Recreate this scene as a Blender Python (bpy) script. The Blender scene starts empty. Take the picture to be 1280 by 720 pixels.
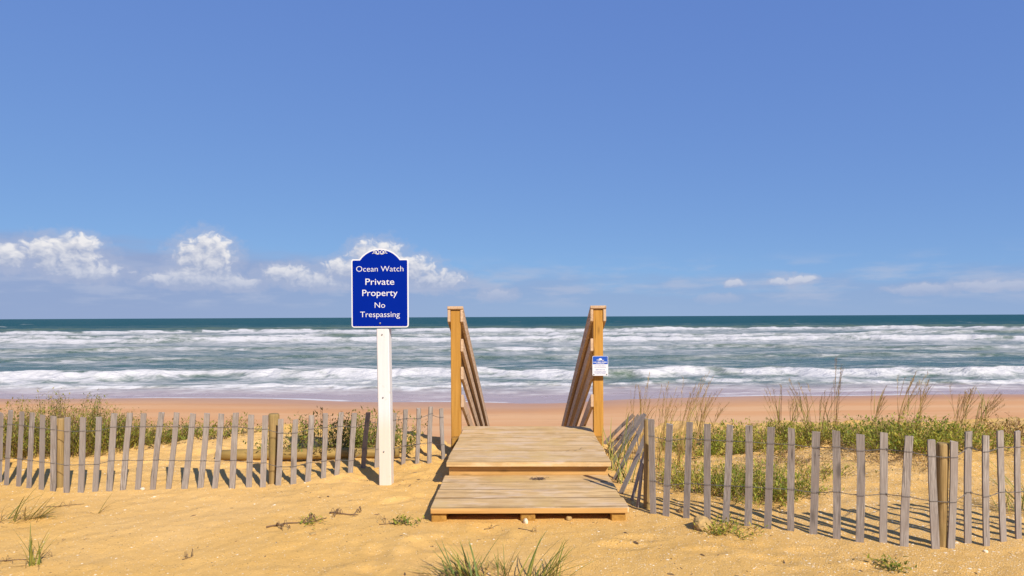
import bpy, bmesh, math, random
import numpy as np
from mathutils import Vector, Matrix, Euler

random.seed(7)
RNG = np.random.default_rng(11)
scene = bpy.context.scene
COL = scene.collection
R = math.radians

# ------------------------------------------------------------------ camera
CAMH = 1.25                 # eye height above the near sand
F = 1280 * 24.0 / 36.0      # focal length in photograph pixels
ROLL = 0.0047
cam_d = bpy.data.cameras.new('camera')
cam_d.lens = 24.0
cam_d.sensor_width = 36.0
cam_d.shift_y = 36.0 / 1280.0
cam_d.clip_start = 0.05
cam_d.clip_end = 60000.0
cam = bpy.data.objects.new('camera', cam_d)
COL.objects.link(cam)
cam.location = (0, 0, CAMH)
cam.rotation_euler = (Matrix.Rotation(R(90), 3, 'X') @ Matrix.Rotation(-ROLL, 3, 'Z')).to_euler()
scene.camera = cam

# ------------------------------------------------------------------ light
SUN_EL = R(37.0)
SUN_AZ = R(148.6)           # clockwise from +Y: behind the camera, to the right
SKY_STRENGTH = 0.10
EXPOSURE = 0.45
sun_dir = Vector((math.sin(SUN_AZ) * math.cos(SUN_EL), math.cos(SUN_AZ) * math.cos(SUN_EL), math.sin(SUN_EL)))
sun_d = bpy.data.lights.new('sun', 'SUN')
sun_d.energy = 4.6
sun_d.angle = R(0.53)
sun_d.color = (1.0, 0.94, 0.85)
sun = bpy.data.objects.new('sun', sun_d)
COL.objects.link(sun)
sun.location = (20, -30, 40)
sun.rotation_euler = sun_dir.to_track_quat('Z', 'Y').to_euler()

vs = scene.view_settings
vs.view_transform = 'Standard'
vs.look = 'None'
vs.exposure = EXPOSURE
vs.gamma = 1.0
vs.use_curve_mapping = False


# ------------------------------------------------------------------ node helpers
class V:
    """a scalar socket (or number) with arithmetic that builds math nodes"""
    def __init__(self, nt, s):
        self.nt, self.s = nt, s

    def op(self, kind, *others, clamp=False):
        n = self.nt.nodes.new('ShaderNodeMath')
        n.operation = kind
        n.use_clamp = clamp
        for i, o in enumerate((self,) + others):
            s = o.s if isinstance(o, V) else o
            if isinstance(s, (int, float)):
                n.inputs[i].default_value = s
            else:
                self.nt.links.new(s, n.inputs[i])
        return V(self.nt, n.outputs[0])

    def __add__(self, o): return self.op('ADD', o)
    def __radd__(self, o): return self.op('ADD', o)
    def __sub__(self, o): return self.op('SUBTRACT', o)
    def __rsub__(self, o): return V(self.nt, o).op('SUBTRACT', self)
    def __mul__(self, o): return self.op('MULTIPLY', o)
    def __rmul__(self, o): return self.op('MULTIPLY', o)
    def __truediv__(self, o): return self.op('DIVIDE', o)
    def max(self, o): return self.op('MAXIMUM', o)
    def smax(self, o, k): return self.op('SMOOTH_MAX', o, k)
    def pow(self, o): return self.op('POWER', o)
    def clamp(self): return self.op('ADD', 0.0, clamp=True)

    def smooth(self, a, b):
        n = self.nt.nodes.new('ShaderNodeMapRange')
        n.interpolation_type = 'SMOOTHSTEP'
        self.nt.links.new(self.s, n.inputs[0])
        n.inputs[1].default_value = a
        n.inputs[2].default_value = b
        n.inputs[3].default_value = 0.0
        n.inputs[4].default_value = 1.0
        return V(self.nt, n.outputs[0])


def link(nt, a, b):
    nt.links.new(a.s if isinstance(a, V) else a, b)


def mixc(nt, fac, a, b, mode='MIX'):
    n = nt.nodes.new('ShaderNodeMix')
    n.data_type = 'RGBA'
    n.blend_type = mode
    for val, sock in ((fac, n.inputs[0]), (a, n.inputs[6]), (b, n.inputs[7])):
        val = val.s if isinstance(val, V) else val
        if isinstance(val, (int, float)):
            sock.default_value = val
        elif isinstance(val, (tuple, list)):
            sock.default_value = (*val[:3], 1.0)
        else:
            nt.links.new(val, sock)
    return n.outputs[2]


def noise(nt, vec, scale, detail=3.0, rough=0.55, dist=0.0):
    n = nt.nodes.new('ShaderNodeTexNoise')
    if vec is not None:
        nt.links.new(vec, n.inputs['Vector'])
    n.inputs['Scale'].default_value = scale
    n.inputs['Detail'].default_value = detail
    n.inputs['Roughness'].default_value = rough
    n.inputs['Distortion'].default_value = dist
    return V(nt, n.outputs[0])


def vmul(nt, vec, xyz):
    n = nt.nodes.new('ShaderNodeVectorMath')
    n.operation = 'MULTIPLY'
    nt.links.new(vec, n.inputs[0])
    n.inputs[1].default_value = xyz
    return n.outputs[0]


def vadd(nt, a, b):
    n = nt.nodes.new('ShaderNodeVectorMath')
    n.operation = 'ADD'
    nt.links.new(a, n.inputs[0])
    if isinstance(b, (tuple, list)):
        n.inputs[1].default_value = b
    else:
        nt.links.new(b, n.inputs[1])
    return n.outputs[0]


def combine(nt, x, y, z):
    n = nt.nodes.new('ShaderNodeCombineXYZ')
    for v, s in zip((x, y, z), n.inputs):
        v = v.s if isinstance(v, V) else v
        if isinstance(v, (int, float)):
            s.default_value = v
        else:
            nt.links.new(v, s)
    return n.outputs[0]


# ------------------------------------------------------------------ world: sky and far clouds
world = bpy.data.worlds.new('World')
scene.world = world
world.use_nodes = True
nt = world.node_tree
nt.nodes.clear()
out = nt.nodes.new('ShaderNodeOutputWorld')
bg = nt.nodes.new('ShaderNodeBackground')
bg.inputs['Strength'].default_value = SKY_STRENGTH
sky = nt.nodes.new('ShaderNodeTexSky')
sky.sky_type = 'NISHITA'
sky.sun_disc = False
sky.sun_elevation = SUN_EL
sky.sun_rotation = SUN_AZ
sky.altitude = 0.0
sky.air_density = 0.6
sky.dust_density = 0.0
sky.ozone_density = 6.0


def azel(px, py):
    dx, dy = (px - 640) - ROLL * (py - 396), (py - 396) + ROLL * (px - 640)
    return math.degrees(math.atan2(dx, F)), math.degrees(math.atan2(-dy, math.hypot(dx, F)))


# cumulus heaps: photograph place and half size (degrees), turned into compass bearing and height
HEAPS = []
for px, py, rx, ry in ((80, 318, 50, 22), (98, 306, 30, 13), (46, 312, 30, 14), (108, 340, 50, 11), (6, 320, 30, 16),
                       (256, 322, 38, 27), (264, 305, 24, 13), (244, 348, 56, 12), (206, 350, 26, 8), (296, 354, 34, 8),
                       (358, 342, 32, 12), (392, 352, 40, 10), (434, 336, 34, 13), (472, 318, 34, 17), (505, 336, 40, 17),
                       (545, 350, 34, 13), (622, 369, 20, 8), (900, 373, 22, 5), (1000, 350, 18, 6), (916, 353, 10, 3.5),
                       (975, 353, 18, 3.5), (1150, 362, 40, 5), (1240, 356, 50, 6)):
    a, e = azel(px, py)
    HEAPS.append((a, e, 1.08 * rx * 57.3 / F * math.cos(R(a)) ** 2, 1.12 * ry * 57.3 / F * math.cos(R(a))))

def noise2(g, vec, scale, detail, rough, col=False):
    n = g.nodes.new('ShaderNodeTexNoise')
    n.noise_dimensions = '2D'
    g.links.new(vec, n.inputs['Vector'])
    n.inputs['Scale'].default_value = scale
    n.inputs['Detail'].default_value = detail
    n.inputs['Roughness'].default_value = rough
    if col:
        s_ = g.nodes.new('ShaderNodeSeparateColor')
        g.links.new(n.outputs[1], s_.inputs[0])
        return V(g, s_.outputs[0]), V(g, s_.outputs[1])
    return V(g, n.outputs[0])


def cloud_group():
    g = bpy.data.node_groups.new('cloud_density', 'ShaderNodeTree')
    g.interface.new_socket('Az', in_out='INPUT', socket_type='NodeSocketFloat')
    g.interface.new_socket('El', in_out='INPUT', socket_type='NodeSocketFloat')
    g.interface.new_socket('Density', in_out='OUTPUT', socket_type='NodeSocketFloat')
    gi = g.nodes.new('NodeGroupInput')
    go = g.nodes.new('NodeGroupOutput')
    az, el = V(g, gi.outputs[0]), V(g, gi.outputs[1])
    p = combine(g, az, el * 1.2, 0.0)
    wa, wb = noise2(g, p, 0.8, 2, .5, True)
    a2, e2 = az + (wa - .5) * 1.1, el + (wb - .5) * 0.7
    acc = None
    for (a, e, ra, re) in HEAPS:
        dx = (a2 - a) / ra
        dy = (e2 - e) / re
        d = dx * dx + dy * dy
        acc = d if acc is None else acc.op('SMOOTH_MIN', d, 0.3)
    acc = (1.0 - acc).max(-1.6)
    det = noise2(g, combine(g, a2, e2 * 1.2, 0.0), 1.5, 5, .54) - 0.5
    n = g.nodes.new('ShaderNodeTexVoronoi')
    n.voronoi_dimensions = '2D'
    n.inputs['Scale'].default_value = 1.9
    n.inputs['Detail'].default_value = 1.0
    g.links.new(combine(g, a2, e2 * 1.2, 0.0), n.inputs['Vector'])
    puff = 0.40 - V(g, n.outputs['Distance'])
    dens = acc * 0.95 + det * 1.25 + puff * 0.45 + .13
    link(g, dens, go.inputs[0])
    return g


tc = nt.nodes.new('ShaderNodeTexCoord')
sep = nt.nodes.new('ShaderNodeSeparateXYZ')
nt.links.new(tc.outputs['Generated'], sep.inputs[0])
dx_, dy_, dz_ = (V(nt, s) for s in sep.outputs)
AZ = dx_.op('ARCTAN2', dy_) * 57.2958
# the same low bank of cloud goes on round the whole horizon
AZ = (AZ + 43.0).op('PINGPONG', 86.0) - 43.0
EL = dz_.op('ARCSINE') * 57.2958
CG = cloud_group()


def dens_at(da, de):
    n = nt.nodes.new('ShaderNodeGroup')
    n.node_tree = CG
    link(nt, AZ + da, n.inputs[0])
    link(nt, EL + de, n.inputs[1])
    return V(nt, n.outputs[0])


D0 = dens_at(0.0, 0.0)
D1 = dens_at(0.28, 0.50)
lit = (0.44 + (D0 - D1) * 0.62).clamp()
bank = D0.smooth(-1.25, 0.25) * EL.smooth(0.3, 2.2) * (1.0 - EL.smooth(7.5, 9.3))
alpha = D0.smooth(-.05, 0.75) * EL.smooth(0.9, 3.2) * (1.0 - EL.smooth(8.0, 9.3))
# flat grey veil low over the horizon, thicker to the left
pv = combine(nt, AZ * 0.30, EL * 1.5, 0.0)
vn_a, vn_b = noise2(nt, pv, 0.55, 5, .55, True)
lefty = (0.0 - AZ).smooth(-14.0, 32.0)
veil = (1.0 - (EL + (vn_a - 0.5) * 2.6 - lefty * 2.6).smooth(1.6, 3.9)) * (0.55 + 0.33 * lefty)
wisp = vn_b.smooth(0.44, 0.72) * EL.smooth(0.4, 1.6) * (1.0 - EL.smooth(2.8, 5.4)) * 0.55

K = 1.0 / (SKY_STRENGTH * 2 ** EXPOSURE)
# the photograph's even, saturated blue: soften the sky's own contrast channel by channel
sc_ = nt.nodes.new('ShaderNodeSeparateColor')
nt.links.new(sky.outputs[0], sc_.inputs[0])
cc_ = nt.nodes.new('ShaderNodeCombineColor')
for i, (g_, k_) in enumerate(((.40, .395), (.40, .565), (.20, .775))):
    link(nt, (V(nt, sc_.outputs[i]) * SKY_STRENGTH).pow(g_) * (k_ * K), cc_.inputs[i])
c_sky = cc_.outputs[0]
c0 = mixc(nt, veil, c_sky, (0.295 * K, 0.375 * K, 0.60 * K))
c1 = mixc(nt, wisp, c0, (0.46 * K, 0.52 * K, 0.68 * K))
cl_lit = mixc(nt, lit, (0.37 * K, 0.43 * K, 0.60 * K), (0.90 * K, 0.88 * K, 0.88 * K))
hazed = mixc(nt, EL.smooth(5.6, 1.2) * 0.75, cl_lit, (0.33 * K, 0.42 * K, 0.64 * K))
c1 = mixc(nt, bank * 0.50, c1, (0.44 * K, 0.49 * K, 0.655 * K))
c2 = mixc(nt, alpha * 0.93, c1, hazed)
nt.links.new(c2, bg.inputs['Color'])
bg_clear = nt.nodes.new('ShaderNodeBackground')
bg_clear.inputs['Strength'].default_value = SKY_STRENGTH
nt.links.new(c_sky, bg_clear.inputs['Color'])
mixs = nt.nodes.new('ShaderNodeMixShader')           # clouds only stand low over the horizon
link(nt, (EL - 4.0).op('ABSOLUTE').op('LESS_THAN', 5.5), mixs.inputs[0])
nt.links.new(bg_clear.outputs[0], mixs.inputs[1])
nt.links.new(bg.outputs[0], mixs.inputs[2])
nt.links.new(mixs.outputs[0], out.inputs['Surface'])


# ------------------------------------------------------------------ numeric noise and projection helpers
_T = [np.random.default_rng(100 + k).random((256, 256)) for k in range(12)]


def vn(x, y, k=0):
    t = _T[k % 12]
    x = np.asarray(x, float) + 1000.0
    y = np.asarray(y, float) + 1000.0
    xi, yi = np.floor(x).astype(int), np.floor(y).astype(int)
    fx, fy = x - xi, y - yi
    fx, fy = fx * fx * (3 - 2 * fx), fy * fy * (3 - 2 * fy)
    a, b = t[xi % 256, yi % 256], t[(xi + 1) % 256, yi % 256]
    c, d = t[xi % 256, (yi + 1) % 256], t[(xi + 1) % 256, (yi + 1) % 256]
    return (a * (1 - fx) + b * fx) * (1 - fy) + (c * (1 - fx) + d * fx) * fy


def fbm(x, y, octv=4, k=0, rough=0.5):
    s, a, tot = 0.0, 1.0, 0.0
    for o in range(octv):
        s = s + a * vn(np.asarray(x) * 2 ** o + 17.3 * o, np.asarray(y) * 2 ** o + 5.7 * o, k + o)
        tot += a
        a *= rough
    return s / tot


def sstep(a, b, x):
    t = np.clip((np.asarray(x, float) - a) / (b - a), 0, 1)
    return t * t * (3 - 2 * t)


SEA = -3.25
_fr = random.Random(5)
FEET = [(-.15 + .09 * math.sin(k * 2.3) - .10 * k + _fr.uniform(-.05, .05), 4.05 - .10 * k + (.10 if k % 2 else -.08), 2.3 + _fr.uniform(-.3, .3), _fr.uniform(.007, .013)) for k in range(7)]
FEET += [(-.75 + .16 * k + _fr.uniform(-.06, .06), 4.75 - .05 * k + (.09 if k % 2 else -.07), .2 + _fr.uniform(-.5, .5), _fr.uniform(.008, .014)) for k in range(4)]
FEET += [(.55 + .21 * k + _fr.uniform(-.05, .05), 3.80 - .06 * k + (.10 if k % 2 else -.08), -.25 + _fr.uniform(-.3, .3), _fr.uniform(.006, .011)) for k in range(7)]


def ground_z(x, y):
    x = np.asarray(x, float)
    y = np.asarray(y, float)
    # crest of the dune, nearer beside the boardwalk
    yc = 7.5 + 0.9 * (fbm(x / 2.3, x * 0 + 3.1, 3, 2) - .5) + 0.35 * (vn(x / .35, x * 0 + 1.2, 5) - .5)
    gap = np.exp(-((x - 0.05) / 0.95) ** 4)
    yc = yc * (1 - gap) + (6.35 + .25 * (vn(x / .2, x * 0 + 9.0, 6) - .5)) * gap
    near = 0.07 * (fbm(x / 1.6, y / 1.6, 3, 1) - .5) + 0.026 * (fbm(x / .45, y / .45, 3, 4) - .5)
    # lumpy, trampled sand behind the fences and soft ripples in front
    back = sstep(4.6, 6.0, y)
    near = near + sstep(4.0, 5.2, y + .22 * x) * .045 * (fbm(x / .16, y / .16, 3, 2, .6) - .5) + back * (0.13 * (fbm(x / .7, y / .7, 4, 7, .6) - .5) + .05 * sstep(1.0, 3.0, np.abs(x)))
    near = near + 0.010 * (fbm(x / .09, y / .09, 2, 3) - .5) + 0.006 * (fbm(x / .04, y / .04, 2, 8) - .5)
    # scuffed patch in front of the white post
    sc = np.exp(-(((x + .85) / .55) ** 2 + ((y - 4.55) / .45) ** 2))
    near = near + sc * 0.035 * (fbm((x + y) / .16, (x - y) / .5, 3, 9) - .5)
    # sand hollows under and round the wooden step
    near = near * (1 - .75 * np.exp(-((x - .1) / .75) ** 4 - ((y - 4.7) / .8) ** 4))
    for (fx, fy, fa, fd) in FEET:
        ux, uy = (x - fx) * math.cos(fa) + (y - fy) * math.sin(fa), -(x - fx) * math.sin(fa) + (y - fy) * math.cos(fa)
        r2 = (ux / .125) ** 2 + (uy / .055) ** 2
        near = near + fd * (-np.exp(-r2 ** 1.5) + .45 * np.exp(-((np.sqrt(r2) - 1.35) / .35) ** 2))
    t = np.clip((y - yc) / 6.0, 0, 1)
    s = 1 - (1 - t) ** 2
    beach = -2.30 + (y - 12.0) * (SEA + 2.30) / (37.3 - 12.0)
    beach = beach + 0.24 * (fbm(x / 22.0, y / 30.0, 3, 5) - .5) + 0.03 * (fbm(x / 3.0, y / 2.0, 3, 6) - .5)
    beach = np.maximum(beach, SEA - 6.0)
    z = near * (1 - s) + beach * s
    # land behind the photographer rolls on as low dune
    z = z + sstep(-4, -30, y) * (0.8 * fbm(x / 14.0, y / 14.0, 3, 3))
    side = sstep(8, 40, np.abs(x)) * (1 - s)
    return z + side * 0.7 * (fbm(x / 9.0, y / 9.0, 3, 10) - .4)


def gz(x, y):
    return float(ground_z(np.array([x]), np.array([y]))[0])


def un(px, py, Y):
    dx, dy = px - 640.0, py - 396.0
    dx, dy = dx - ROLL * dy, dy + ROLL * dx
    return Vector((dx * Y / F, Y, CAMH - dy * Y / F))


def ung(px, py, z=None):
    """photograph point on the sand"""
    dy = (py - 396.0) + ROLL * (px - 640.0)
    zz = 0.0 if z is None else z
    p = None
    for _ in range(6 if z is None else 1):
        p = un(px, py, F * (CAMH - zz) / dy)
        if z is None:
            zz = 0.5 * zz + 0.5 * gz(p.x, p.y)
    return Vector((p.x, p.y, zz))


def at_depth(px, Y):
    """a spot on the sand at a given distance, below photograph column px"""
    x = (px - 640.0) * Y / F
    return Vector((x, Y, gz(x, Y)))


# ------------------------------------------------------------------ object helpers
def tag(o, label=None, cat=None, group=None, kind=None):
    if label: o['label'] = label
    if cat: o['category'] = cat
    if group: o['group'] = group
    if kind: o['kind'] = kind
    return o


def empty(name, loc, rz=0.0):
    o = bpy.data.objects.new(name, None)
    COL.objects.link(o)
    o.location = loc
    o.rotation_euler = (0, 0, rz)
    o.empty_display_size = 0.1
    return o


def mesh_obj(name, verts, faces, mat, parent=None, loc=None, smooth=False, attrs=None):
    me = bpy.data.meshes.new(name)
    me.from_pydata([tuple(v) for v in verts], [], faces)
    if mat: me.materials.append(mat)
    if smooth:
        me.polygons.foreach_set('use_smooth', [True] * len(me.polygons))
    for k, arr in (attrs or {}).items():
        a = me.attributes.new(k, 'FLOAT', 'POINT')
        a.data.foreach_set('value', np.asarray(arr, np.float32))
    me.update()
    o = bpy.data.objects.new(name, me)
    COL.objects.link(o)
    if parent: o.parent = parent
    if loc is not None: o.location = loc
    return o


def box(name, size, loc, mat, parent=None, bevel=0.004, rot=(0, 0, 0), jit=0.0, cuts=0, axis=0):
    bm = bmesh.new()
    bmesh.ops.create_cube(bm, size=1.0)
    for v in bm.verts:
        v.co = Vector((v.co.x * size[0], v.co.y * size[1], v.co.z * size[2]))
    if bevel:
        bmesh.ops.bevel(bm, geom=bm.edges[:], offset=bevel, segments=1, affect='EDGES', profile=.5)
    if jit:
        for v in bm.verts:
            v.co += Vector((random.uniform(-jit, jit), random.uniform(-jit, jit), random.uniform(-jit, jit)))
    me = bpy.data.meshes.new(name)
    bm.to_mesh(me)
    bm.free()
    me.materials.append(mat)
    o = bpy.data.objects.new(name, me)
    COL.objects.link(o)
    o.location = loc
    o.rotation_euler = rot
    if parent: o.parent = parent
    return o


def tube(path, radius, sides=5, closed_ends=True):
    """verts, faces of a tube along a list of points; radius may be a list"""
    P = [Vector(p) for p in path]
    n = len(P)
    rad = radius if isinstance(radius, (list, tuple)) else [radius] * n
    vs_, fs = [], []
    up = Vector((0.13, 0.21, 0.97))
    for i in range(n):
        t = (P[min(i + 1, n - 1)] - P[max(i - 1, 0)])
        t = t.normalized() if t.length > 1e-9 else Vector((0, 0, 1))
        a = t.cross(up)
        if a.length < 1e-3: a = t.cross(Vector((1, 0, 0)))
        a.normalize()
        b = t.cross(a)
        for k in range(sides):
            th = 2 * math.pi * k / sides
            vs_.append(P[i] + (a * math.cos(th) + b * math.sin(th)) * rad[i])
    for i in range(n - 1):
        for k in range(sides):
            k2 = (k + 1) % sides
            fs.append((i * sides + k, i * sides + k2, (i + 1) * sides + k2, (i + 1) * sides + k))
    if closed_ends:
        fs.append(tuple(range(sides - 1, -1, -1)))
        fs.append(tuple((n - 1) * sides + k for k in range(sides)))
    return vs_, fs


class MB:
    """collects several shapes into one mesh"""
    def __init__(self):
        self.v, self.f, self.t = [], [], []

    def add(self, vs_, fs, tint=0.5):
        o = len(self.v)
        self.v += [tuple(p) for p in vs_]
        self.f += [tuple(i + o for i in f) for f in fs]
        self.t += [tint] * len(vs_)

    def build(self, name, mat, parent=None, loc=None, smooth=False):
        return mesh_obj(name, self.v, self.f, mat, parent, loc, smooth, {'tint': self.t})


# ------------------------------------------------------------------ materials
def new_mat(name):
    m = bpy.data.materials.new(name)
    m.use_nodes = True
    t = m.node_tree
    b = t.nodes['Principled BSDF']
    return m, t, b


def bump(t, b, height, strength, dist):
    n = t.nodes.new('ShaderNodeBump')
    n.inputs['Strength'].default_value = strength
    n.inputs['Distance'].default_value = dist
    link(t, height, n.inputs['Height'])
    t.links.new(n.outputs[0], b.inputs['Normal'])


def attr(t, name):
    n = t.nodes.new('ShaderNodeAttribute')
    n.attribute_name = name
    return V(t, n.outputs['Fac'])


def wood_mat(name, axis, dark, mid, light, rough=.75, ring=14.0, grain=90.0, sand=0.0, wear=None, bstr=.35, spots=0.0, joint=0.0):
    m, t, b = new_mat(name)
    tcn = t.nodes.new('ShaderNodeTexCoord')
    oi = t.nodes.new('ShaderNodeObjectInfo')
    rnd = V(t, oi.outputs['Random'])
    off = combine(t, rnd * 37.0, rnd * 91.0, rnd * 63.0)
    p = vadd(t, tcn.outputs['Object'], off)
    st = [1.0, 1.0, 1.0]
    st[axis] = 0.045
    ps = vmul(t, p, st)
    fine = noise(t, ps, grain, 4, .6)
    st2 = [1.0, 1.0, 1.0]
    st2[axis] = 0.10
    wob = noise(t, vmul(t, p, st2), 7.0, 2, .5)
    rings = (noise(t, vmul(t, p, st2), ring * .5, 1, .4) * 26.0 + wob * 3.0).op('SINE') * .5 + .5
    c = mixc(t, fine.smooth(.34, .62), dark, light)
    c = mixc(t, rings.pow(2.0) * .45, c, dark)
    c = mixc(t, noise(t, p, 2.5, 3, .6).smooth(.35, .7) * .45, c, mid)
    # board-to-board difference
    c = mixc(t, rnd * .5, c, mid)
    c = mixc(t, (rnd * 7.31).op('FRACT') * .38, c, tuple(x * .62 for x in mid))
    if wear:
        c = mixc(t, noise(t, p, 5.5, 4, .6).smooth(.42, .68) * .75, c, wear)
    if spots:
        vo = t.nodes.new('ShaderNodeTexVoronoi')
        vo.inputs['Scale'].default_value = 1.0
        st3 = [9.0, 9.0, 9.0]
        st3[axis] = 2.6
        t.links.new(vmul(t, p, st3), vo.inputs['Vector'])
        c = mixc(t, (1.0 - V(t, vo.outputs['Distance']).smooth(.05, .17)) * spots, c, tuple(x * .35 for x in dark))
    # fine drying cracks along the grain
    crk = noise(t, ps, grain * .33, 3, .7).smooth(.30, .36)
    c = mixc(t, (1.0 - crk) * .75, c, tuple(x * .4 for x in dark))
    if joint:
        sj = t.nodes.new('ShaderNodeSeparateXYZ')
        t.links.new(tcn.outputs['Object'], sj.inputs[0])
        jn = (V(t, sj.outputs[1]).op('ABSOLUTE') + (noise(t, ps, 20, 3, .6) - .5) * .02).smooth(joint - .012, joint - .001)
        gj = t.nodes.new('ShaderNodeNewGeometry')
        uj = t.nodes.new('ShaderNodeSeparateXYZ')
        t.links.new(gj.outputs['Normal'], uj.inputs[0])
        c = mixc(t, jn * V(t, uj.outputs[2]).smooth(.3, .6) * .8, c, tuple(x * .45 for x in dark))
        stn = noise(t, vmul(t, p, (.30, 1.0, 1.0)), 8.0, 4, .65)
        c = mixc(t, stn.smooth(.54, .66) * .55, c, (.40, .25, .10))
        c = mixc(t, stn.smooth(.46, .34) * .5, c, (.62, .47, .34))
        c = mixc(t, noise(t, vmul(t, p, (.05, 1.0, 1.0)), 60, 3, .6).smooth(.54, .64) * .5, c, (.36, .215, .085))
        # long drying splits
        spl = noise(t, vmul(t, p, (.022, 1.0, 1.0)), 42, 3, .6).smooth(.33, .37)
        c = mixc(t, (1.0 - spl) * .6, c, tuple(x * .5 for x in dark))
    if sand:
        geo = t.nodes.new('ShaderNodeNewGeometry')
        sn = noise(t, geo.outputs['Position'], 3.2, 5, .65)
        up = t.nodes.new('ShaderNodeSeparateXYZ')
        t.links.new(geo.outputs['Normal'], up.inputs[0])
        c = mixc(t, sn.smooth(.50, .66) * V(t, up.outputs[2]).smooth(.6, .9) * sand, c, (.56, .37, .13))
    t.links.new(c, b.inputs['Base Color'])
    b.inputs['Roughness'].default_value = rough
    b.inputs['Specular IOR Level'].default_value = .25
    bump(t, b, fine * .6 + crk * .5 + rings * .15, bstr, .002)
    return m


M = {}
M['deck'] = wood_mat('weathered_deck_wood', 0, (.40, .235, .085), (.66, .43, .19), (.80, .54, .25), ring=16, grain=115, sand=.6,
                     wear=(.66, .47, .27), spots=.5, joint=.099)
M['fascia'] = wood_mat('pine_edge_wood', 0, (0.345, 0.165, 0.038), (0.575, 0.32, 0.098), (0.644, 0.37, 0.128), ring=30, grain=50, spots=.5)
M['post'] = wood_mat('treated_pine_post', 2, (0.342, 0.152, 0.02), (0.494, 0.24, 0.038), (0.551, 0.28, 0.058), ring=26, grain=45, spots=.6)
M['rail'] = wood_mat('weathered_rail_wood', 1, (.36, .215, .11), (.56, .375, .225), (.66, .46, .29), ring=18, grain=90, spots=.4)
M['block'] = wood_mat('stained_block_wood', 1, (0.231, 0.108, 0.017), (0.378, 0.194, 0.035), (0.441, 0.234, 0.049), ring=22, grain=50)
M['slat'] = wood_mat('grey_weathered_slat_wood', 2, (.125, .097, .076), (.295, .247, .207), (.40, .343, .292), rough=.9, ring=70, grain=240,
                     wear=(.25, .20, .165), spots=.55)
M['round'] = wood_mat('round_treated_timber', 2, (.15, .085, .028), (.33, .21, .075), (.43, .285, .115), ring=22, grain=120, spots=.7, wear=(.22, .16, .05))
M['log'] = wood_mat('round_log_timber', 0, (0.162, 0.098, 0.025), (0.323, 0.204, 0.056), (0.399, 0.264, 0.081), ring=12, grain=45, spots=.4, wear=(0.237, 0.153, 0.043))


def plain(name, col, rough=.5, metal=0.0, spec=.5, nscale=0.0, namt=0.0, dark=None):
    m, t, b = new_mat(name)
    if nscale:
        tcn = t.nodes.new('ShaderNodeTexCoord')
        n = noise(t, tcn.outputs['Object'], nscale, 4, .6).smooth(.35, .75)
        t.links.new(mixc(t, n * namt, col, dark or tuple(x * .6 for x in col)), b.inputs['Base Color'])
    else:
        b.inputs['Base Color'].default_value = (*col, 1)
    b.inputs['Roughness'].default_value = rough
    b.inputs['Metallic'].default_value = metal
    b.inputs['Specular IOR Level'].default_value = spec
    return m


M['sign_white'] = plain('sign_white_paint', (.66, .65, .65), .45, nscale=9, namt=.25, dark=(.62, .60, .58))
M['sign_blue'] = plain('sign_blue_paint', (.0010, .0145, .225), .6, spec=.015, nscale=5, namt=.3, dark=(.0014, .018, .255))
M['notice_blue'] = plain('notice_blue_print', (.008, .07, .38), .4)
M['notice_ink'] = plain('notice_print_ink', (.28, .30, .45), .6)
M['steel'] = plain('galvanised_steel', (.30, .29, .28), .5, .8)
M['wire'] = plain('rusted_grey_wire', (.16, .145, .13), .6, .4)
M['rock'] = plain('coquina_rock', (.44, .28, .10), .95, nscale=14, namt=.8, dark=(.26, .155, .05))
M['shell'] = plain('pale_shell', (.74, .60, .40), .6, nscale=20, namt=.3)
M['twig'] = plain('dry_twig_bark', (.15, .085, .04), .9, nscale=25, namt=.6, dark=(.26, .165, .085))
M['weed'] = plain('dried_seaweed', (.13, .085, .06), .9, nscale=40, namt=.6)


def white_post_mat():
    m, t, b = new_mat('white_painted_post')
    tcn = t.nodes.new('ShaderNodeTexCoord')
    p = tcn.outputs['Object']
    g = noise(t, vmul(t, p, (1, 1, .06)), 70, 4, .6)
    c = mixc(t, g.smooth(.35, .75) * .35, (.645, .62, .60), (.55, .50, .46))
    blot = noise(t, p, 16, 4, .65).smooth(.60, .72)
    c = mixc(t, blot * .55, c, (.58, .44, .32))
    sp = t.nodes.new('ShaderNodeSeparateXYZ')
    t.links.new(p, sp.inputs[0])
    low = (1.0 - (V(t, sp.outputs[2]) + (blot - .3) * .1).smooth(.02, .22)) * .45
    c = mixc(t, low, c, (.62, .46, .26))
    t.links.new(c, b.inputs['Base Color'])
    b.inputs['Roughness'].default_value = .55
    bump(t, b, g, .25, .002)
    return m


M['white_post'] = white_post_mat()


def leaf_mat(name, cols, transl=.35):
    """colour by the tint carried by each leaf"""
    m, t, b = new_mat(name)
    r = t.nodes.new('ShaderNodeValToRGB')
    a = attr(t, 'tint')
    link(t, a, r.inputs[0])
    el = r.color_ramp.elements
    while len(el) < len(cols): el.new(.5)
    for i, c in enumerate(cols):
        el[i].position = i / (len(cols) - 1)
        el[i].color = (*c, 1)
    t.links.new(r.outputs[0], b.inputs['Base Color'])
    b.inputs['Roughness'].default_value = .55
    b.inputs['Specular IOR Level'].default_value = .3
    tr = t.nodes.new('ShaderNodeBsdfTranslucent')
    t.links.new(r.outputs[0], tr.inputs[0])
    mx = t.nodes.new('ShaderNodeMixShader')
    mx.inputs[0].default_value = transl
    t.links.new(b.outputs[0], mx.inputs[1])
    t.links.new(tr.outputs[0], mx.inputs[2])
    t.links.new(mx.outputs[0], t.nodes['Material Output'].inputs['Surface'])
    return m


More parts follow.
